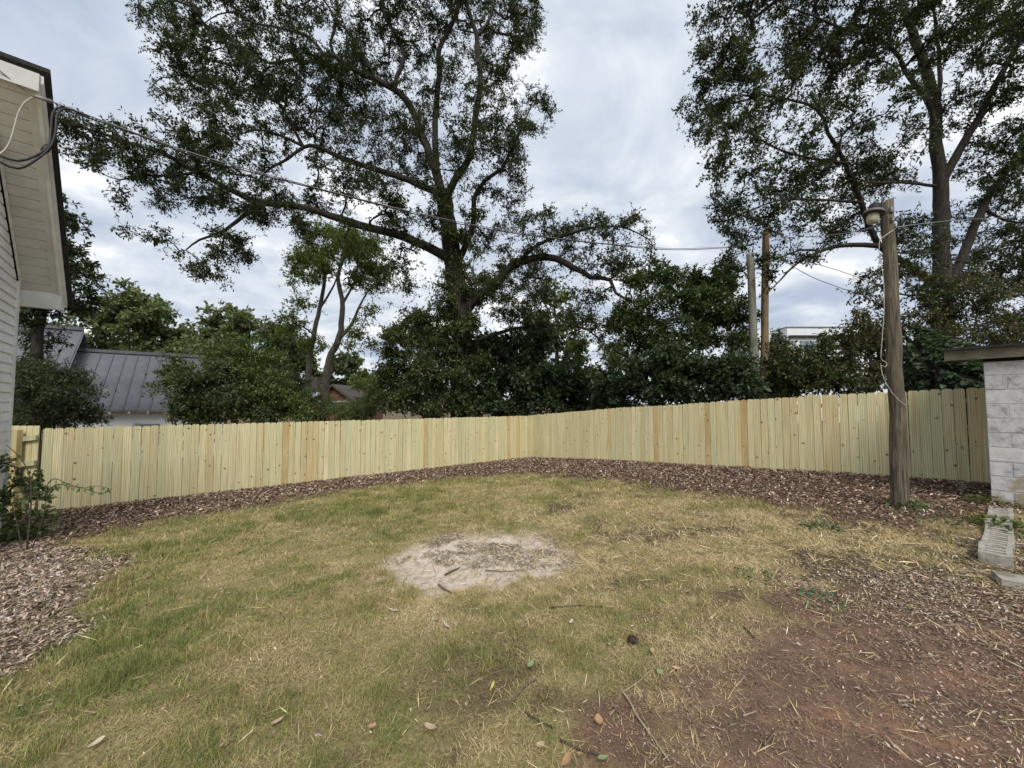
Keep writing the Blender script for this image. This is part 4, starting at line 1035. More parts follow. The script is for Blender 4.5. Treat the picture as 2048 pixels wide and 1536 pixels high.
# ---- thinner trees and shrubs
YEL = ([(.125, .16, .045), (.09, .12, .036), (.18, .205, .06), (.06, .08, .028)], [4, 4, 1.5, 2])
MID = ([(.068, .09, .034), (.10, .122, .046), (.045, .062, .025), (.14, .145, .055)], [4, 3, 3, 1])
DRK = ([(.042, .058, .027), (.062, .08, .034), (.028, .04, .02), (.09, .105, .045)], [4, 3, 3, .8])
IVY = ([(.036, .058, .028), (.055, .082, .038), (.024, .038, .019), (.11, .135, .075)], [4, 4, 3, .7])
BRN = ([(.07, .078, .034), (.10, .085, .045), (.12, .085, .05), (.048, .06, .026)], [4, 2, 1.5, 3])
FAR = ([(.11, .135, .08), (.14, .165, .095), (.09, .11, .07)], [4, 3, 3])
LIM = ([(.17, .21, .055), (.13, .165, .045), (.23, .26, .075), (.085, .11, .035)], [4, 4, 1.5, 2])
Yt = 25.0
t1 = groundpt(612, Yt)
tree('slender_tree', 'left of two slim forked trees beyond the left fence, thinner trunk', 'tree',
  [([t1] + pxpath([(618, 740), (626, 680), (638, 620), (650, 560), (648, 510)], Yt), .24, .08), (pxpath([(638, 620), (668, 570), (680, 530)], Yt), .08, .04), (pxpath([(628, 670), (600, 650), (575, 655)], Yt), .06, .03)],
  pxblobs([(625, 520, 42), (600, 560, 28), (665, 500, 40), (615, 475, 25), (690, 480, 38), (590, 640, 22), (640, 545, 34), (600, 520, 26), (620, 690, 26), (650, 470, 30), (570, 670, 20), (600, 610, 18)], Yt, ro, .8), 5, (.16, .08), 95, 3.6, LIM, 'bark_pale', .45, 'slim forked trees')
t2 = groundpt(650, 24)
tree('slender_tree', 'right of two slim forked trees beyond the left fence, leaning right with a thicker trunk', 'tree',
  [([t2] + pxpath([(655, 740), (672, 690), (682, 660), (684, 600), (676, 550), (690, 510)], 24), .30, .09), (pxpath([(676, 680), (702, 650), (725, 600), (745, 570)], 24), .13, .04), (pxpath([(684, 610), (706, 570), (715, 530)], 24), .09, .04)],
  pxblobs([(720, 520, 42), (745, 560, 34), (700, 480, 40), (740, 490, 34), (730, 620, 24), (715, 660, 26), (740, 690, 18), (770, 540, 30), (690, 690, 16), (700, 560, 24)], 24, ro, .8), 6, (.16, .08), 95, 3.4, LIM, 'bark_pale', .45, 'slim forked trees')
# tree close behind the white house
t3 = groundpt(70, 12.5)
tree('maple_tree', 'dark maple showing past the soffit of the white house', 'tree', [([t3] + pxpath([(75, 700), (90, 560), (95, 450), (80, 360)], 12.5), .2, .06)],
  pxblobs([(120, 440, 36), (150, 500, 42), (110, 540, 50), (160, 560, 44), (130, 600, 42), (90, 600, 40), (60, 640, 45), (175, 530, 24), (90, 400, 40), (180, 590, 24), (60, 690, 40), (40, 480, 60), (30, 580, 50)], 12.5, ro, .5), 8, (.16, .07), 80, 3.6, DRK, 'bark', .3)
# far rounded trees
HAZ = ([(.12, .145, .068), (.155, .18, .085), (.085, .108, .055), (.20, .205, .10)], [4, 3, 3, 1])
def round_tree(label, px, py_top, Y, wpx, seed, pal, name='round_tree', leaf=(.34, .2), lpt=72, group='far trees behind the left fence', den=.95, low=815):
    r = np.random.default_rng(seed); b0 = groundpt(px, Y); tp = at(px, py_top, Y); R = wpx * Y / F
    H = tp[2] - b0[2]; bl = []
    zl = at(px, low, Y)[2]
    for i in range(34):
        a = r.random() * 6.28; zz = zl + (tp[2] - zl) * (r.random() ** .8) * .88; f = math.sqrt(max(.05, 1 - ((zz - zl) / (tp[2] - zl)) ** 2.2)); q = R * f * math.sqrt(r.random()) * .8
        s = R * r.uniform(.24, .36)
        bl.append((b0[0] + q * math.cos(a), Y + q * math.sin(a) * .8, zz, s, s, s * .75))
    bl.append((b0[0], Y, tp[2] - R * .25, R * .4, R * .4, R * .3))
    pth = [([b0, b0 + [0, 0, H * .3], b0 + [.2, 0, H * .6], b0 + [0, .1, H * .85]], H * .022 + .05, .05)]
    for i in range(4):
        a = i * 1.6 + r.random(); pth.append(([b0 + [0, 0, H * .3], b0 + np.array([R * .4 * math.cos(a), R * .4 * math.sin(a), H * .55]), b0 + np.array([R * .65 * math.cos(a), R * .65 * math.sin(a), H * .7])], H * .012 + .03, .03))
    tree(name, label, 'tree', pth, bl, seed, leaf, lpt, den, pal, 'bark', .55, group)
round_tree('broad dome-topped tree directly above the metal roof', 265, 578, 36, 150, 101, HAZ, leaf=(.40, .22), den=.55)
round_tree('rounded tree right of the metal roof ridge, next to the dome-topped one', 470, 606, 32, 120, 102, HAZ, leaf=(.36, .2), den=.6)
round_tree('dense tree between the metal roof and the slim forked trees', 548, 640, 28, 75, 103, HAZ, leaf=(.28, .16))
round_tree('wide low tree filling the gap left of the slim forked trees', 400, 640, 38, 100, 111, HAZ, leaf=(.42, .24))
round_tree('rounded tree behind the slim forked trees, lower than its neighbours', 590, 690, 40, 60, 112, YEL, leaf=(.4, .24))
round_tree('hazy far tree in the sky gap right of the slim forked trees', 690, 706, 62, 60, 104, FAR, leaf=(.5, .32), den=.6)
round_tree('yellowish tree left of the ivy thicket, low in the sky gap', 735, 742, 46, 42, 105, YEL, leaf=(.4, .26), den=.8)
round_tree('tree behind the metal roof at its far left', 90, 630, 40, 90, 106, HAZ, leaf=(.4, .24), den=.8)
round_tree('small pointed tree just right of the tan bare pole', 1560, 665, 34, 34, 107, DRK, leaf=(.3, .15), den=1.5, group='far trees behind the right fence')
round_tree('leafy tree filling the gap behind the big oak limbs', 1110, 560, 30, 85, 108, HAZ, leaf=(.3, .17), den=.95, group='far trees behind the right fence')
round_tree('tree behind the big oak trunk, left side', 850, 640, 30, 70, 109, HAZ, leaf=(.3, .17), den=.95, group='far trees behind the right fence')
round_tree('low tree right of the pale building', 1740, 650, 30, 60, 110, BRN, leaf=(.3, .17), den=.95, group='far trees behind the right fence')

def shrub(name, label, px, Y, blobs, seed, pal, leaf, lpt, den, cat='shrub', group=None, spread=.28, stems=4, twig=.006, jit=.4, Yfun=None):
    r = np.random.default_rng(seed); b0 = groundpt(px, Y); B = pxblobs(blobs, Yfun or Y, r, jit); den *= 4.0; lpt = int(lpt * 1.3); leaf = (leaf[0] * .86, leaf[1] * .86)
    pth = []
    idx = r.permutation(len(B))[:stems]
    for q, i in enumerate(idx):
        x, y, z = B[i][:3]; e = np.array([x, y, z]); m = b0 + (e - b0) * .5 + r.normal(0, .12, 3)
        pth.append(([b0 + r.normal(0, .06, 3) * [1, 1, 0], m, e], .035, .012))
    return tree(name, label, cat, pth, B, seed, leaf, lpt, den, pal, 'twig', spread, group, base=b0, trunk_name='stem', crown_name='foliage', twig_r=twig)
shrub('wispy_shrub', 'dark wispy shrub between the white house and the metal roof', 80, 11.5, [(60, 740, 42), (110, 760, 42), (70, 790, 48), (130, 800, 44), (50, 830, 45), (110, 840, 40), (160, 790, 26), (165, 830, 26), (150, 750, 24), (185, 835, 16)], 201, DRK, (.11, .04), 85, 3.2)
shrub('olive_shrub', 'leafy shrub overlapping the right end of the metal roof', 400, 13.5, [(345, 745, 26), (325, 765, 18), (380, 760, 34), (400, 800, 40), (360, 800, 20), (440, 770, 40), (430, 820, 42), (480, 800, 42), (455, 740, 28), (390, 830, 30), (350, 720, 14), (500, 830, 34)], 202, MID, (.13, .06), 80, 2.6)
shrub('olive_shrub', 'yellow-green hedge shrub over the left fence below the dense tree', 530, 14.5, [(500, 760, 40), (540, 790, 42), (520, 820, 42), (570, 815, 36), (480, 730, 28), (560, 760, 28), (600, 825, 24), (450, 700, 28), (500, 690, 28), (420, 720, 22), (540, 710, 26)], 203, YEL, (.13, .06), 70, 2.2)
shrub('feathery_shrub', 'feathery shrub in front of the slim trees, half hiding the brick gable', 690, 19, [(640, 815, 24), (620, 790, 20), (700, 815, 24), (735, 815, 30), (745, 785, 26), (720, 770, 20), (680, 825, 20), (660, 800, 12), (755, 760, 20), (600, 800, 18)], 204, YEL, (.16, .04), 70, 1.9)
shrub('ivy_thicket', 'dark leafy thicket wrapping the foot of the big oak', 850, 17.0, [(800, 680, 40), (850, 650, 46), (900, 690, 50), (790, 740, 46), (850, 740, 55), (910, 760, 50), (800, 800, 44), (870, 810, 50), (930, 810, 44), (960, 720, 44), (890, 620, 34), (780, 770, 30), (930, 650, 36), (945, 600, 30), (770, 710, 20)], 205, MID, (.17, .085), 75, 1.5, 'ivy')
shrub('ivy_vine', 'ivy climbing the big oak trunk up to its first forks', 925, 17.0, [(930, 640, 30), (915, 580, 26), (905, 530, 24), (925, 480, 22), (945, 430, 20), (960, 560, 22), (900, 470, 18), (890, 420, 20), (950, 500, 18), (918, 700, 30), (935, 740, 34), (910, 660, 26), (975, 580, 24), (1005, 545, 22), (895, 560, 22), (930, 540, 24), (1035, 520, 22), (880, 390, 22)], 206, MID, (.13, .075), 70, 2.2, 'ivy', jit=.25)
shrub('kudzu_mound', 'low dark vine mound over the fence right of the oak', 1080, 17.3, [(1000, 760, 46), (1060, 740, 50), (1120, 750, 50), (1000, 810, 40), (1070, 800, 50), (1140, 800, 48), (1180, 770, 40), (1020, 700, 40), (1080, 690, 36), (980, 690, 30)], 207, IVY, (.19, .12), 75, 1.35, 'vines')
shrub('tall_shrub', 'tall airy bush with pale green tips left of the bare poles', 1340, 14.2, [(1290, 620, 48), (1350, 600, 48), (1410, 610, 48), (1270, 560, 34), (1330, 550, 36), (1440, 570, 34), (1300, 680, 56), (1370, 670, 56), (1440, 660, 50), (1230, 700, 36), (1250, 650, 34), (1390, 545, 22), (1460, 620, 34), (1480, 690, 34), (1445, 530, 22), (1465, 570, 26), (1480, 630, 30), (1470, 540, 16), (1420, 580, 30), (1385, 570, 30), (1300, 520, 14), (1240, 620, 20)], 208, YEL and ([(.055, .085, .028), (.08, .11, .036), (.035, .052, .02), (.13, .15, .06)], [4, 3, 3, 1.5]), (.14, .075), 78, 2.0)
shrub('kudzu_mound', 'dense vine-covered hedge under the tall airy bush', 1330, 12.6, [(1220, 770, 44), (1290, 750, 50), (1360, 750, 52), (1430, 740, 50), (1250, 800, 36), (1330, 790, 46), (1400, 785, 46), (1470, 770, 40), (1200, 800, 30), (1480, 730, 34), (1340, 720, 40)], 209, IVY, (.16, .10), 85, 1.9, 'vines', Yfun=lambda x, y: fenceY(x, 1.5))
shrub('vine_mound', 'green and brown vine mound just right of the tan pole', 1600, 11.6, [(1560, 730, 32), (1600, 720, 32), (1640, 720, 36), (1570, 770, 36), (1620, 765, 40), (1670, 750, 34), (1540, 770, 26), (1690, 720, 26), (1650, 690, 18), (1690, 770, 28), (1545, 700, 16)], 210, BRN and ([(.045, .06, .022), (.07, .095, .03), (.03, .04, .016), (.10, .07, .04), (.12, .14, .03)], [4, 3, 3, 1, .8]), (.12, .065), 80, 2.5, 'vines')
shrub('brown_shrub', 'thin brownish shrub under the right oak, above the ivy-covered roof', 1880, 11.5, [(1850, 640, 40), (1910, 640, 44), (1970, 650, 44), (2030, 640, 46), (1880, 600, 34), (1960, 600, 36), (2030, 680, 40), (1800, 660, 34), (1920, 680, 34), (1860, 690, 36), (1740, 680, 34), (1780, 640, 26), (2080, 650, 50), (1720, 640, 30), (1985, 690, 30), (1700, 690, 30), (1680, 660, 20), (1840, 560, 34), (1920, 560, 36), (2000, 580, 38), (1760, 610, 24)], 211, BRN, (.12, .055), 62, 1.7)
shrub('background_bush', 'green bush filling the gap behind the oak trunk, just right of it', 1010, 21, [(960, 780, 50), (1010, 740, 50), (1060, 780, 50), (1000, 810, 40), (1100, 800, 44), (1040, 700, 44), (970, 720, 40)], 212, MID, (.22, .12), 60, .8, group='background bushes')
shrub('background_bush', 'pale green bush in the sky gap between the oak limb and the tall airy bush', 1190, 20, [(1160, 740, 44), (1200, 770, 46), (1240, 760, 44), (1180, 800, 40), (1230, 720, 30), (1150, 700, 26)], 213, YEL, (.2, .11), 60, .9, group='background bushes')
shrub('background_bush', 'low bush closing the gap under the slim forked trees', 640, 22, [(590, 800, 34), (630, 820, 30), (570, 770, 30), (720, 820, 34), (755, 800, 34), (600, 760, 24)], 214, MID, (.22, .10), 60, .8, group='background bushes')
# collapsed outbuilding under ivy
ra, rb, rc = at(1732, 782, 10.2), at(1832, 676, 10.9), at(1985, 722, 9.6)
g0 = float(ground(ra[0], ra[1])) - .1
ob = thing('ivy_outbuilding', 'low outbuilding buried in dark ivy behind the right fence by the shed', 'outbuilding', (ra[0], ra[1], g0))
oinv = Matrix.Translation(-Vector(ob.location))
def opart(mb, nm, mt):
    o = mb.build(nm, mt, ob); o.matrix_parent_inverse = oinv; return o
M['rot_wood'] = mat_noise('rotten_wood', (.02, .018, .014), (.06, .05, .04), 8, (1, 1, 1), .95, .3)
rd = (rc - rb) * 1.5; front = np.array([-.55, -.83, 0])
e0 = rb + front * 1.5 - UP * 1.0; e1 = rb - front * 1.6 - UP * 1.0
opart(MB().prism([e0, rb, rb + UP * .05, e0 + UP * .05], rd), 'roof_slope', M['rot_wood'])
opart(MB().prism([rb, e1, e1 + UP * .05, rb + UP * .05], rd), 'roof_slope', M['rot_wood'])
opart(MB().prism([e0 * [1, 1, 0] + UP * g0 - front * .2, e1 * [1, 1, 0] + UP * g0 + front * .2, e1 + front * .2, rb - UP * .08, e0 - front * .2], rd * [1, 1, 1] * .98), 'wall', M['rot_wood'])
r = np.random.default_rng(77); n = 15000
a_ = r.random(n); b_ = r.random(n); kind_ = r.choice(4, n, p=[.50, .12, .14, .24])
Pl = np.where((kind_ == 0)[:, None], rb + (e0 - rb) * a_[:, None] + rd * b_[:, None], 0)
Pl = np.where((kind_ == 1)[:, None], rb + (e1 - rb) * a_[:, None] + rd * b_[:, None], Pl)
# gable end facing left, and the curtain hanging from the eave
gl = rb + ((e0 - rb) * (a_ < .5)[:, None] + (e1 - rb) * (a_ >= .5)[:, None]) * r.random((n, 1)); gl[:, 2] = g0 + (gl[:, 2] - g0) * r.random(n); gl = gl - (rc - rb) / np.linalg.norm(rc - rb) * (.1 + .25 * r.random((n, 1)))
Pl = np.where((kind_ == 2)[:, None], gl, Pl)
cu = e0 + rd * b_[:, None] + front * (.05 + .2 * r.random((n, 1))) - UP * ((e0[2] - g0) * a_[:, None])
Pl = np.where((kind_ == 3)[:, None], cu, Pl)
Pl = Pl + np.array([0, 0, 1.0]) * ((kind_ < 2) * (.08 + .10 * r.random(n) + .22 * vnoise(a_ * 6, b_ * 9)))[:, None]
nn = np.array([-.35, -.5, .8]) + unit(r, n) * .5
o = link('ivy', leaves_mesh('ivy', Pl, unit(r, n) * .8 + np.array([-.2, -.3, -.6]), nn, .15 * r.uniform(.6, 1.3, n), .12 * r.uniform(.6, 1.3, n), colours(r, n, *IVY)), M['leaf'], ob, kind='stuff'); o.matrix_parent_inverse = oinv
# blue and white sheet glimpsed over the fence
q = at(566, 834, 16.2); q2 = at(601, 818, 16.6)
bt = thing('tarp', 'small tilted blue and white tarp peeking over the left fence', 'tarp', tuple(q)); binv = Matrix.Translation(-Vector(q))
d = q2 - q
for i in range(5):
    a = q + d * i / 5; w = np.array([.0, .5, .06])
    o = MB().box(a + UP * .01 * (i % 2), d / 5 * .98, w, UP * .02 + np.array([0, -.05, .05])).build('strip', M['blue'] if i % 2 == 0 else M['trim'], bt); o.matrix_parent_inverse = binv
for s in (0.05, .95):
    a = q + d * s + np.array([0, .25, 0]); g_ = float(ground(a[0], a[1])); o = MB().tube([a, [a[0], a[1], g_ - .1]], .02, 8).build('stake', M['grey_metal'], bt, True); o.matrix_parent_inverse = binv
print('leaves', tree.count)

# ------------------------------------------------------------------ shrub beside the house corner
r = np.random.default_rng(303)
bs = gnd(52, 1108)
def bp(x, y, d=0): return at(x, y, bs[1] + d)
bl = [(40, 960, 34, 5.55), (70, 985, 36, 5.5), (20, 1000, 32, 5.45), (60, 1030, 34, 5.5), (90, 1040, 26, 5.5), (30, 1060, 32, 5.45), (60, 1085, 30, 5.5), (20, 920, 14, 5.5), (-20, 1010, 40, 5.4), (-20, 940, 30, 5.45), (25, 1025, 30, 5.6)]
tree('leafy_bush', 'young leafy bush growing beside the white house corner', 'bush',
     [([bs, bp(60, 1040), bp(62, 960), bp(40, 915), bp(12, 890)], .009, .003), ([bs + [.05, 0, 0], bp(85, 1040), bp(95, 980)], .007, .003), ([bs + [-.05, 0, 0], bp(35, 1050), bp(20, 1000)], .007, .003),
      ([bp(82, 1000), bp(110, 970), bp(135, 972), bp(165, 975), bp(195, 986), bp(218, 984)], .006, .002), ([bp(85, 985), bp(105, 958), bp(130, 965), bp(160, 976), bp(190, 972)], .005, .002)],
     pxblobs(bl, 5.5, r, .1), 303, (.07, .042), 18, 30, ([(.12, .16, .06), (.16, .20, .075), (.08, .11, .042), (.21, .24, .11)], [4, 3, 2, 1]), 'twig', .06, yard=True, crown_name='foliage', trunk_name='stem', base=bs, twig_r=.0028, up=.05)
# leaves along the two arching shoots
sp = thing('arching_shoot', 'thin leafy shoot arching right from the bush in front of the fence', 'branch', tuple(bp(100, 975)))
spi = Matrix.Translation(-Vector(sp.location))
pts = smooth_path([bp(82, 1000), bp(110, 970), bp(135, 972), bp(165, 975), bp(195, 986), bp(218, 984)], .03); pts2 = smooth_path([bp(85, 985), bp(105, 958), bp(130, 965), bp(160, 976), bp(190, 972), bp(226, 978)], .03)
for pp in (pts, pts2):
    V, Qd = tube_arrays(pp, np.linspace(.005, .002, len(pp)), 5); o = link('stem', fast_mesh('stem', V, Qd, smooth=True), M['twig'], sp); o.matrix_parent_inverse = spi
    for i in range(10):
        c = pp[int(len(pp) * (.28 + .07 * i))]
        dv = np.array([[r.uniform(-.3, .9), r.uniform(-.4, .2), r.uniform(-1.1, .35)]])
        me = leaves_mesh('leaf', c[None, :], dv, np.array([[.1, -.8, .6]]) + r.normal(0, .2, (1, 3)), np.array([r.uniform(.06, .095)]), np.array([.038]), colours(r, 1, [(.09, .125, .048)], [1]))
        o = link('leaf', me, M['leaf'], sp); o.matrix_parent_inverse = spi

# ------------------------------------------------------------------ cinder blocks on edge of the litter
def cinder_mesh(l, w, h, slots):
    """block with open core slots in its top: frame, webs and a floor"""
    mb = MB(); e = .062; n = slots; sl = (l - e * (n + 1)) / n; m = .04
    mb.box((0, 0, 0), (l, 0, 0), (0, m, 0), (0, 0, h)); mb.box((0, w - m, 0), (l, 0, 0), (0, m, 0), (0, 0, h))
    for i in range(n + 1): mb.box((i * (sl + e), m, 0), (e, 0, 0), (0, w - 2 * m, 0), (0, 0, h - .0015))
    mb.box((0.002, .002, 0.0), (l - .004, 0, 0), (0, w - .004, 0), (0, 0, h * .06))
    return mb.mesh('cinder_block')
CM = cinder_mesh(.385, .2, .2, 3); CM.materials.append(M['cinder'])
c0 = gnd(1957, 1126); Urow = np.array([U[0], U[1]]); 
LBL = ['nearest cinder block of the row leading to the shed', 'second nearest cinder block of the row leading to the shed', 'third cinder block of the row, half grown over with grass', 'middle cinder block of the row, counted from either end', 'third cinder block of the row counted from the shed', 'second cinder block of the row counted from the shed', 'cinder block of the row touching the foot of the shed']
for i in range(7):
    p = c0[:2] + Urow * (.402 * i); zz = float(gz(*p)) - [.085, .10, .15, .145, .13, .13, .14][i]
    o = link('cinder_block', CM, loc=(p[0], p[1], zz)); o.rotation_euler = (r.uniform(-.03, .03), r.uniform(-.03, .03), math.atan2(U[1], U[0]) + math.pi * 0 + r.uniform(-.03, .03))
    # the block's width runs towards the shed wall
    o.rotation_euler.z += 0
    ly = np.array([-U[1], U[0]])
    o.location.x -= ly[0] * .2; o.location.y -= ly[1] * .2
    tag(o, LBL[i], 'cinder block', 'row of cinder blocks')
pv = gnd(2003, 1172)
o = MB().box((0, 0, 0), (.40, 0, 0), (0, .2, 0), (0, 0, .065)).build('concrete_paver', M['cinder']); o.location = pv + [0, 0, -.01]; o.rotation_euler = (.02, .03, -.62)
tag(o, 'single flat concrete paver lying nearer than the cinder block row', 'paver')

# ------------------------------------------------------------------ grass, chips and litter
r = np.random.default_rng(9)
def yard_points(n, x0=-10, x1=9.5, y0=.55, y1=16.2):
    x = r.uniform(x0, x1, n); y = r.uniform(y0, y1, n)
    s = (x - C[0]) * NL[0] + (y - C[1]) * NL[1]; t = (x - C[0]) * NR[0] + (y - C[1]) * NR[1]
    k = (s > .03) & (t > .03) & (np.abs(x) < 1.6 * y + 1.6)
    hw = (x * Wd[0] + y * Wd[1] < 9.3) & (x * Nd[0] + y * Nd[1] < -PW + .02); k &= ~hw
    sh = ((x - Kc[0]) * SNm[0] + (y - Kc[1]) * SNm[1] < .01) & ((x - Kc[0]) * SW[0] + (y - Kc[1]) * SW[1] > -.01); k &= ~sh
    return x[k], y[k]
NB = 5200000
x, y = yard_points(NB)
d = np.hypot(x, y); m = masks(x, y)
dens = np.clip((2.8 / d) ** 1.2, 0, 1)
bare = np.clip(np.maximum.reduce([m['mulch'] * 1.0, m['chip'] * .985, m['sand'] * (.84 + .14 * ss(m['nf'], -.1, .1)), m['red'] * .93, m['dirt'] * .75, m['litter'] * .82]), 0, 1)
patch = (.45 + .9 * ss(fbm(x * 1.1 + 9, y * 1.1, 4), .30, .58)) * (1 - .72 * m['thin']) * (.35 + 1.0 * ss(fbm(x * 9 + 2, y * 9, 2), .22, .5))
keep = r.random(len(x)) < dens * (1 - bare) * patch
x, y, d = x[keep], y[keep], d[keep]; m = {k_: v[keep] for k_, v in m.items()}; n = len(x)
z = gz(x, y)
green = .45 - .36 * m['dry'] + .28 * m['greenl'] + .16 * ss(-x, -1, 5) - .18 * ss(x, 0, 3) + 1.5 * (fbm(x * 1.7 + 40, y * 1.7, 4) - .47) + 1.3 * (fbm(x * 7 + 4, y * 7, 3) - .43) - .25 * m['sand'] - .3 * m['red'] 
q = green + r.normal(0, .26, n)
pal = np.array([(.56, .445, .26), (.44, .345, .185), (.335, .285, .13), (.24, .25, .085), (.155, .185, .056)])
bins = np.clip(np.digitize(q, [.18, .42, .66, .95]), 0, 4)
col = pal[bins] * (1 + r.normal(0, .17, (n, 1))); col = np.clip(col, .01, .8)
th = r.uniform(0, 2 * math.pi, n)
tall = ss(fbm(x * 4.4 + 70, y * 4.4, 3), .48, .66) * (q > .3)
Ln = (.018 + .045 * r.random(n) ** 1.8) * (1 + .8 * tall) * np.clip(d / 4, 1, 1.5); Wn = r.uniform(.0022, .0042, n) * np.clip((d / 2.6), 1, 4) ** .85
tilt = np.where(bins <= 1, r.uniform(.85, 1.55, n), r.uniform(.25, 1.25, n)) - .25 * tall
dx_, dy_ = np.cos(th), np.sin(th)
D = np.stack([dx_ * np.sin(tilt), dy_ * np.sin(tilt), np.cos(tilt)], -1)
ph = th + math.pi / 2 + r.normal(0, .7, n)
S = np.stack([np.cos(ph), np.sin(ph), r.normal(0, .15, n)], -1)
P = np.stack([x, y, z - .002 + .012 * r.random(n)], -1)
V = np.empty((n, 3, 3), np.float32)
V[:, 0] = P - S * Wn[:, None] * .5; V[:, 1] = P + S * Wn[:, None] * .5; V[:, 2] = P + D * Ln[:, None]
g = link('lawn_grass', fast_mesh('lawn_grass', V.reshape(-1, 3), np.arange(n * 3, dtype=np.int32).reshape(n, 3), np.repeat(col, 3, 0)), M['blade'], kind='stuff')
tag(g, 'patchy green and straw-coloured mown lawn grass', 'grass')
print('blades', n)

def chips(name, label, cat, n0, weight, pal, wts, L0, W0, lift=.012, rough_tilt=.45, box=(-10, 9.5, .55, 16.2), grow=3.0):
    x, y = yard_points(n0, *box); m = masks(x, y); d = np.hypot(x, y)
    k = r.random(len(x)) < weight(m, d, x, y); x, y, d = x[k], y[k], d[k]; n = len(x)
    z = gz(x, y) + .004 + lift * r.random(n)
    th = r.uniform(0, 6.283, n); ti = r.normal(0, rough_tilt, n)
    D = np.stack([np.cos(th) * np.cos(ti), np.sin(th) * np.cos(ti), np.sin(ti)], -1)
    Nn = np.array([0, 0, 1.0]) + r.normal(0, rough_tilt, (n, 3))
    sc = np.clip(d / grow, 1, 2.2)
    Ln = r.uniform(L0[0], L0[1], n) * sc; Wn = r.uniform(W0[0], W0[1], n) * sc
    o = link(name, leaves_mesh(name, np.stack([x, y, z], -1) - D * Ln[:, None] / 2, D, Nn, Ln, Wn, colours(r, n, pal, wts, .28), fold=.22), M['chip'], kind='stuff')
    tag(o, label, cat); return n
DARK = [(.155, .10, .07), (.095, .06, .043), (.25, .175, .125), (.40, .31, .235), (.54, .45, .36)]
PALE = [(.20, .145, .108), (.36, .28, .215), (.48, .395, .315), (.11, .075, .057), (.56, .49, .41)]
REDC = [(.185, .118, .087), (.25, .16, .118), (.125, .083, .063), (.38, .29, .21), (.50, .42, .32)]
chips('bark_mulch', 'dark brown bark mulch bed along the foot of both fences', 'mulch', 320000, lambda m, d, x, y: m['mulch'] * .92 * np.clip((7 / d) ** .6, 0, 1), DARK, [5, 3, 3.5, 2.2, .9], (.02, .055), (.007, .017), .035, .4, grow=5)
chips('wood_chips', 'weathered pale wood chips in the left corner near the house', 'mulch', 430000, lambda m, d, x, y: m['chip'] * .95, PALE, [3, 4, 2, 2, .7], (.018, .055), (.0045, .011), .03, .35, (-9, 0, 1, 8))
chips('leaf_litter', 'pale dry leaf litter and wood chips in the lower right', 'litter', 560000, lambda m, d, x, y: .012 * (y < 9) + .035 * m['dry'] + np.clip(.95 * m['litter'] * (.35 + .9 * ss(m['nz'], -.12, .15)) * (1 - .55 * m['red'] * (x < 2.4)), 0, 1), PALE, [4, 4, 2.2, 2, .5], (.011, .036), (.004, .011), .016, .28, (-4, 9, .55, 8), grow=3.5)
chips('red_mulch', 'fine reddish-brown mulch over bare clay in the lower right', 'mulch', 420000, lambda m, d, x, y: .75 * np.maximum(m['red'], .5 * m['dirt']) * (.4 + .8 * ss(m['nf'], -.12, .12)), REDC, [5, 4, 4, .6, .2], (.007, .022), (.0028, .007), .010, .3, (-1, 9, .55, 6), grow=3)
chips('sand_debris', 'dark burnt scraps and dry straw scattered on the sandy bare patch', 'debris', 300000, lambda m, d, x, y: .30 * m['sand'] * (.05 + .85 * ss(m['nz'], .03, .14)), [(.16, .125, .09), (.32, .26, .18), (.09, .075, .06), (.45, .37, .26)], [3, 4, 1.5, 3], (.02, .06), (.004, .010), .012, .3, (-2.5, 2.5, 3, 7), grow=4)

chips('dry_straw', 'long loose straws of dead grass strewn over the lawn', 'straw', 300000, lambda m, d, x, y: (1 - m['mulch']) * (.05 + .10 * m['dry'] + .05 * m['sand'] + .05 * m['thin']) * np.clip((3.5 / d) ** 1.0, 0, 1), [(.52, .43, .26), (.42, .34, .19), (.32, .27, .12), (.22, .17, .10)], [3, 4, 3, 2], (.05, .15), (.003, .0055), .03, .22, grow=2.5)
# ------------------------------------------------------------------ single things lying about
def stick(label, px, rad, mat='twig', name='fallen_stick', cat='stick', group='fallen sticks'):
    pts = [gnd(*q) for q in px]
    for q in pts: q[2] = float(gz(q[0], q[1])) + rad + .006
    P = smooth_path(pts, .05); P[1:-1] += r.normal(0, .003, P[1:-1].shape); o_ = P[0].copy()
    V, Qd = tube_arrays(P - o_, np.linspace(rad, rad * .55, len(P)), 6)
    o = link(name, fast_mesh(name, V, Qd, smooth=True), M[mat], loc=o_); tag(o, label, cat, group)
M['stick_pale'] = mat_noise('pale_stick', (.20, .16, .11), (.36, .30, .21), 14, (1, 1, 1), .9, 0)
M['stick_mid'] = mat_noise('brown_stick', (.09, .065, .045), (.17, .13, .09), 14, (1, 1, 1), .9, 0)
stick('long tan twig running from the grass to the bottom edge', [(1245, 1385), (1275, 1435), (1310, 1490), (1340, 1530)], .006, 'stick_pale')
stick('straight green-tan stem leaning up right from the long tan twig', [(1245, 1385), (1290, 1355), (1320, 1325)], .005, 'stick_pale')
stick('dark stick left of centre at the bottom of the lawn', [(1050, 1430), (1085, 1452), (1110, 1462)], .006)
stick('thin stem in the dirt at the bottom, parallel to the dark stick', [(1120, 1485), (1150, 1500), (1200, 1515)], .006)
stick('brown curled strip of bark on the bare dirt patch', [(1022, 1410), (1045, 1385), (1072, 1365)], .009, 'stick_mid')
stick('long straight dark rod lying across the lawn below the sandy patch', [(1098, 1218), (1150, 1217), (1205, 1216)], .006)
stick('dark forked stick at the lower edge of the sandy patch', [(878, 1163), (892, 1178), (903, 1190)], .012, 'stick_mid')
stick('short dark stick in the middle of the sandy patch', [(890, 1144), (905, 1138), (920, 1131)], .010)
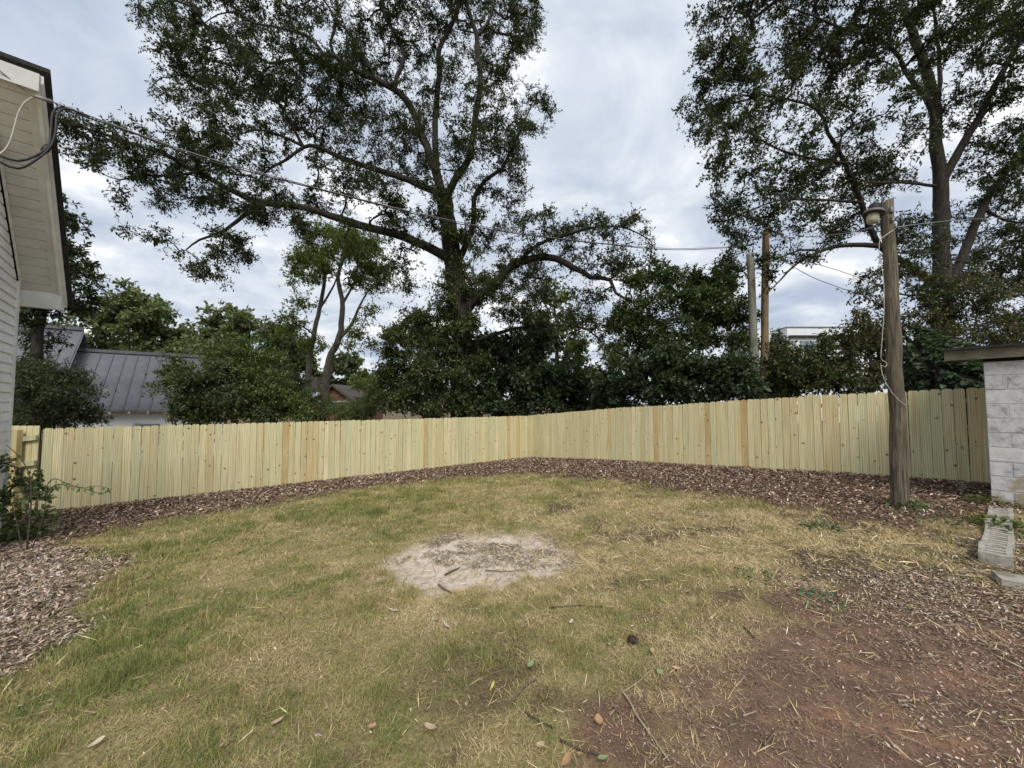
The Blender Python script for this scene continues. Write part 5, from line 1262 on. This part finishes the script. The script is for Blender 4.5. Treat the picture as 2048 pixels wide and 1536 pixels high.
stick('slender curved twig on the right half of the sandy patch', [(970, 1141), (1000, 1140), (1030, 1138), (1050, 1133)], .006, 'stick_mid')
stick('curved pale straw on the red soil', [(1628, 1255), (1645, 1245), (1650, 1228)], .004, 'stick_pale')
stick('short dark twig on the red soil, upper left', [(1488, 1258), (1500, 1270), (1510, 1281)], .006)
stick('tan twig near the bottom middle of the red soil', [(1528, 1494), (1545, 1478), (1560, 1467)], .005, 'stick_mid')
stick('pale splinter lying on the red soil', [(1486, 1436), (1500, 1430), (1512, 1425)], .005, 'stick_pale')
stick('dark twig running toward the red soil from the bottom right', [(1795, 1407), (1820, 1405), (1840, 1406)], .006, 'stick_pale')
stick('grey twig in the litter left of the nearest cinder block', [(1926, 1128), (1940, 1120), (1952, 1114), (1985, 1120), (1995, 1132)], .004, 'stick_mid')
# pine cone: overlapping scales on a core
pc = gnd(1265, 1288); pc[2] = float(gz(pc[0], pc[1])) + .028
cone = thing('pine_cone', 'dark pine cone lying on the lawn at lower centre', 'pine cone', tuple(pc))
cax = np.array([.55, -.75, .25]); cax /= np.linalg.norm(cax); ca = np.cross(cax, UP); ca /= np.linalg.norm(ca); cb = np.cross(cax, ca)
MB().lathe([(.004, -.032), (.018, -.022), (.022, 0), (.016, .022), (.004, .034)], np.zeros(3), cax, 10).build('core', M['cone'], cone, True)
for i in range(60):
    t_ = i / 60; a_ = i * 2.4; h = -.03 + .062 * t_; rr_ = .012 + .018 * math.sin(math.pi * min(1, t_ + .12))
    dd = ca * math.cos(a_) + cb * math.sin(a_); c_ = cax * h + dd * rr_ * .6; sdv = np.cross(cax, dd)
    MB().prism([c_ - sdv * .006, c_ + sdv * .006, c_ + dd * .011 + sdv * .005 + cax * .007, c_ + dd * .011 - sdv * .005 + cax * .007], cax * .002).build('scale', M['cone'], cone)
M['bark_scrap'] = mat_noise('pale_bark', (.38, .33, .25), (.56, .50, .41), 30, (1, 1, 1), .9, .2)
def fallen_leaf(label, px, py, size, colr, wid=.5, group='fallen leaves', name='fallen_leaf', cat='leaf', dark=None):
    p = gnd(px, py); p[2] = float(gz(p[0], p[1])) + .018; size *= .72
    n = 9; a0 = r.uniform(0, 6.28); V = []; 
    for s in (-1, 0, 1):
        for i in range(n):
            t_ = i / (n - 1); w = size * wid * .5 * math.sin(math.pi * t_ ** .8) ** .8
            X = (t_ - .5) * size; Y = s * w; Z = .5 * abs(s) * w + .7 * size * (t_ - .5) ** 2 * (1 if size > .04 else .4)
            V.append((X * math.cos(a0) - Y * math.sin(a0), X * math.sin(a0) + Y * math.cos(a0), Z))
    F_ = [(s * n + i, s * n + i + 1, (s + 1) * n + i + 1, (s + 1) * n + i) for s in range(2) for i in range(n - 1)]
    o = link(name, fast_mesh(name, np.array(V), np.array(F_), np.tile(np.array(colr), (len(V), 1)), True), M['chip'], loc=p)
    o.rotation_euler = (r.normal(0, .2), r.normal(0, .2), 0)
    tag(o, label, cat, group)
ORG, TAN, GRN, PAL = (.34, .21, .125), (.36, .28, .19), (.20, .25, .13), (.46, .42, .33)
for lb, a_, b_, sz, cc, wd in [
 ('orange leaf standing in the grass left of the dirt patch, centre', 1104, 1290, .07, ORG, .6), ('peach-coloured heart-shaped leaf at the bottom centre', 1197, 1446, .075, ORG, .75),
 ('pale green leaf left of the red soil', 1320, 1352, .06, GRN, .75), ('green leaf on the dark patch in the lower middle', 1062, 1338, .08, GRN, .55),
 ('pale tan leaf standing upright in the lawn at the bottom left', 555, 1452, .085, TAN, .35), ('long tan leaf at the bottom, left of centre', 862, 1466, .11, TAN, .35),
 ('big orange-brown leaf cut by the bottom edge', 1135, 1532, .09, ORG, .6), ('green leaf at the bottom edge beside the long twig', 1207, 1528, .07, GRN, .7),
 ('white curled leaf in the lawn below the sandy patch', 1143, 1250, .07, PAL, .5), ('second white scrap right of the curled leaf', 1265, 1258, .05, PAL, .6),
 ('white leaf shape on the red soil', 1599, 1295, .05, PAL, .35), ('tan leaf beside the pine cone', 1305, 1308, .07, TAN, .5),
 ('pinkish leaf at the left edge of the red soil', 1352, 1343, .07, (.40, .27, .20), .4), ('small white leaf on the red soil, left', 1450, 1350, .035, PAL, .7),
 ('rosy leaf low on the left lawn', 745, 1462, .06, (.42, .26, .18), .6), ('pale strip of bark at the bottom left', 190, 1500, .10, PAL, .4),
 ('yellow leaf on the lawn left of the dark patch', 985, 1380, .08, (.42, .38, .12), .3), ('tan leaf in the lawn near the bottom, right of the strip', 1080, 1500, .06, TAN, .6),
 ('pale leaf in the litter near the light pole', 1780, 1090, .09, PAL, .5), ('white leaf near the cinder blocks', 1930, 1072, .10, PAL, .5)]:
    fallen_leaf(lb, a_, b_, sz, cc, wd)
for lb, a_, b_, sz in [('pale torn bark scrap below the sandy patch', 892, 1258, .12), ('dark-edged bark scrap above the pale torn one', 868, 1246, .10), ('pale stick-like bark piece left of the sandy patch', 785, 1225, .13)]:
    fallen_leaf(lb, a_, b_, sz, (.42, .37, .29), .30, 'bark scraps', 'bark_scrap', 'bark')
# little weeds
def weed(label, px, py, rad, n, leaf, pal, h=.06, group='weeds'):
    p = gnd(px, py); p[2] = float(gz(p[0], p[1])); a_ = r.uniform(0, 6.283, n); q_ = rad * np.sqrt(r.random(n))
    P = np.stack([q_ * np.cos(a_), q_ * np.sin(a_), h * r.random(n) * (1 - .5 * q_ / rad)], -1)
    o = link('weed', leaves_mesh('weed', P, np.stack([np.cos(a_), np.sin(a_), r.normal(.2, .5, n)], -1), np.array([0, 0, 1.]) + r.normal(0, .4, (n, 3)), leaf * r.uniform(.6, 1.3, n), leaf * .55 * r.uniform(.7, 1.2, n), colours(r, n, *pal)), M['leaf'], loc=p, kind='stuff')
    tag(o, label, 'weed', group)
WG = ([(.09, .14, .05), (.13, .17, .065), (.06, .09, .035)], [3, 2, 2])
weed('ivy sprig at the foot of the light pole', 1815, 1022, .20, 150, .06, WG, .14)
weed('low weeds right of the light pole foot', 1860, 1040, .35, 110, .045, WG, .06)
weed('weeds between the pole and the cinder blocks', 1920, 1045, .40, 120, .045, WG, .06)
weed('bright weeds right of the cinder block row', 2030, 1066, .28, 170, .06, WG, .09)
weed('small weed patch on the lawn above the red soil, left one', 1510, 1158, .16, 70, .035, WG)
weed('small weed patch above the red soil, right one with pale leaves', 1638, 1203, .16, 70, .04, ([(.12, .2, .1), (.06, .12, .04)], [2, 2]))
weed('weeds on the right lawn, in front of the light pole', 1645, 1058, .18, 110, .06, ([(.2, .24, .16), (.08, .12, .05)], [2, 3]))
weed('mossy weeds growing over the far cinder blocks', 1985, 1012, .25, 200, .06, ([(.09, .12, .035), (.13, .13, .05)], [2, 2]), .10)
weed('grassy tuft grown over the third cinder block', 1990, 1052, .20, 260, .07, ([(.16, .15, .05), (.10, .13, .04)], [2, 2]), .10)
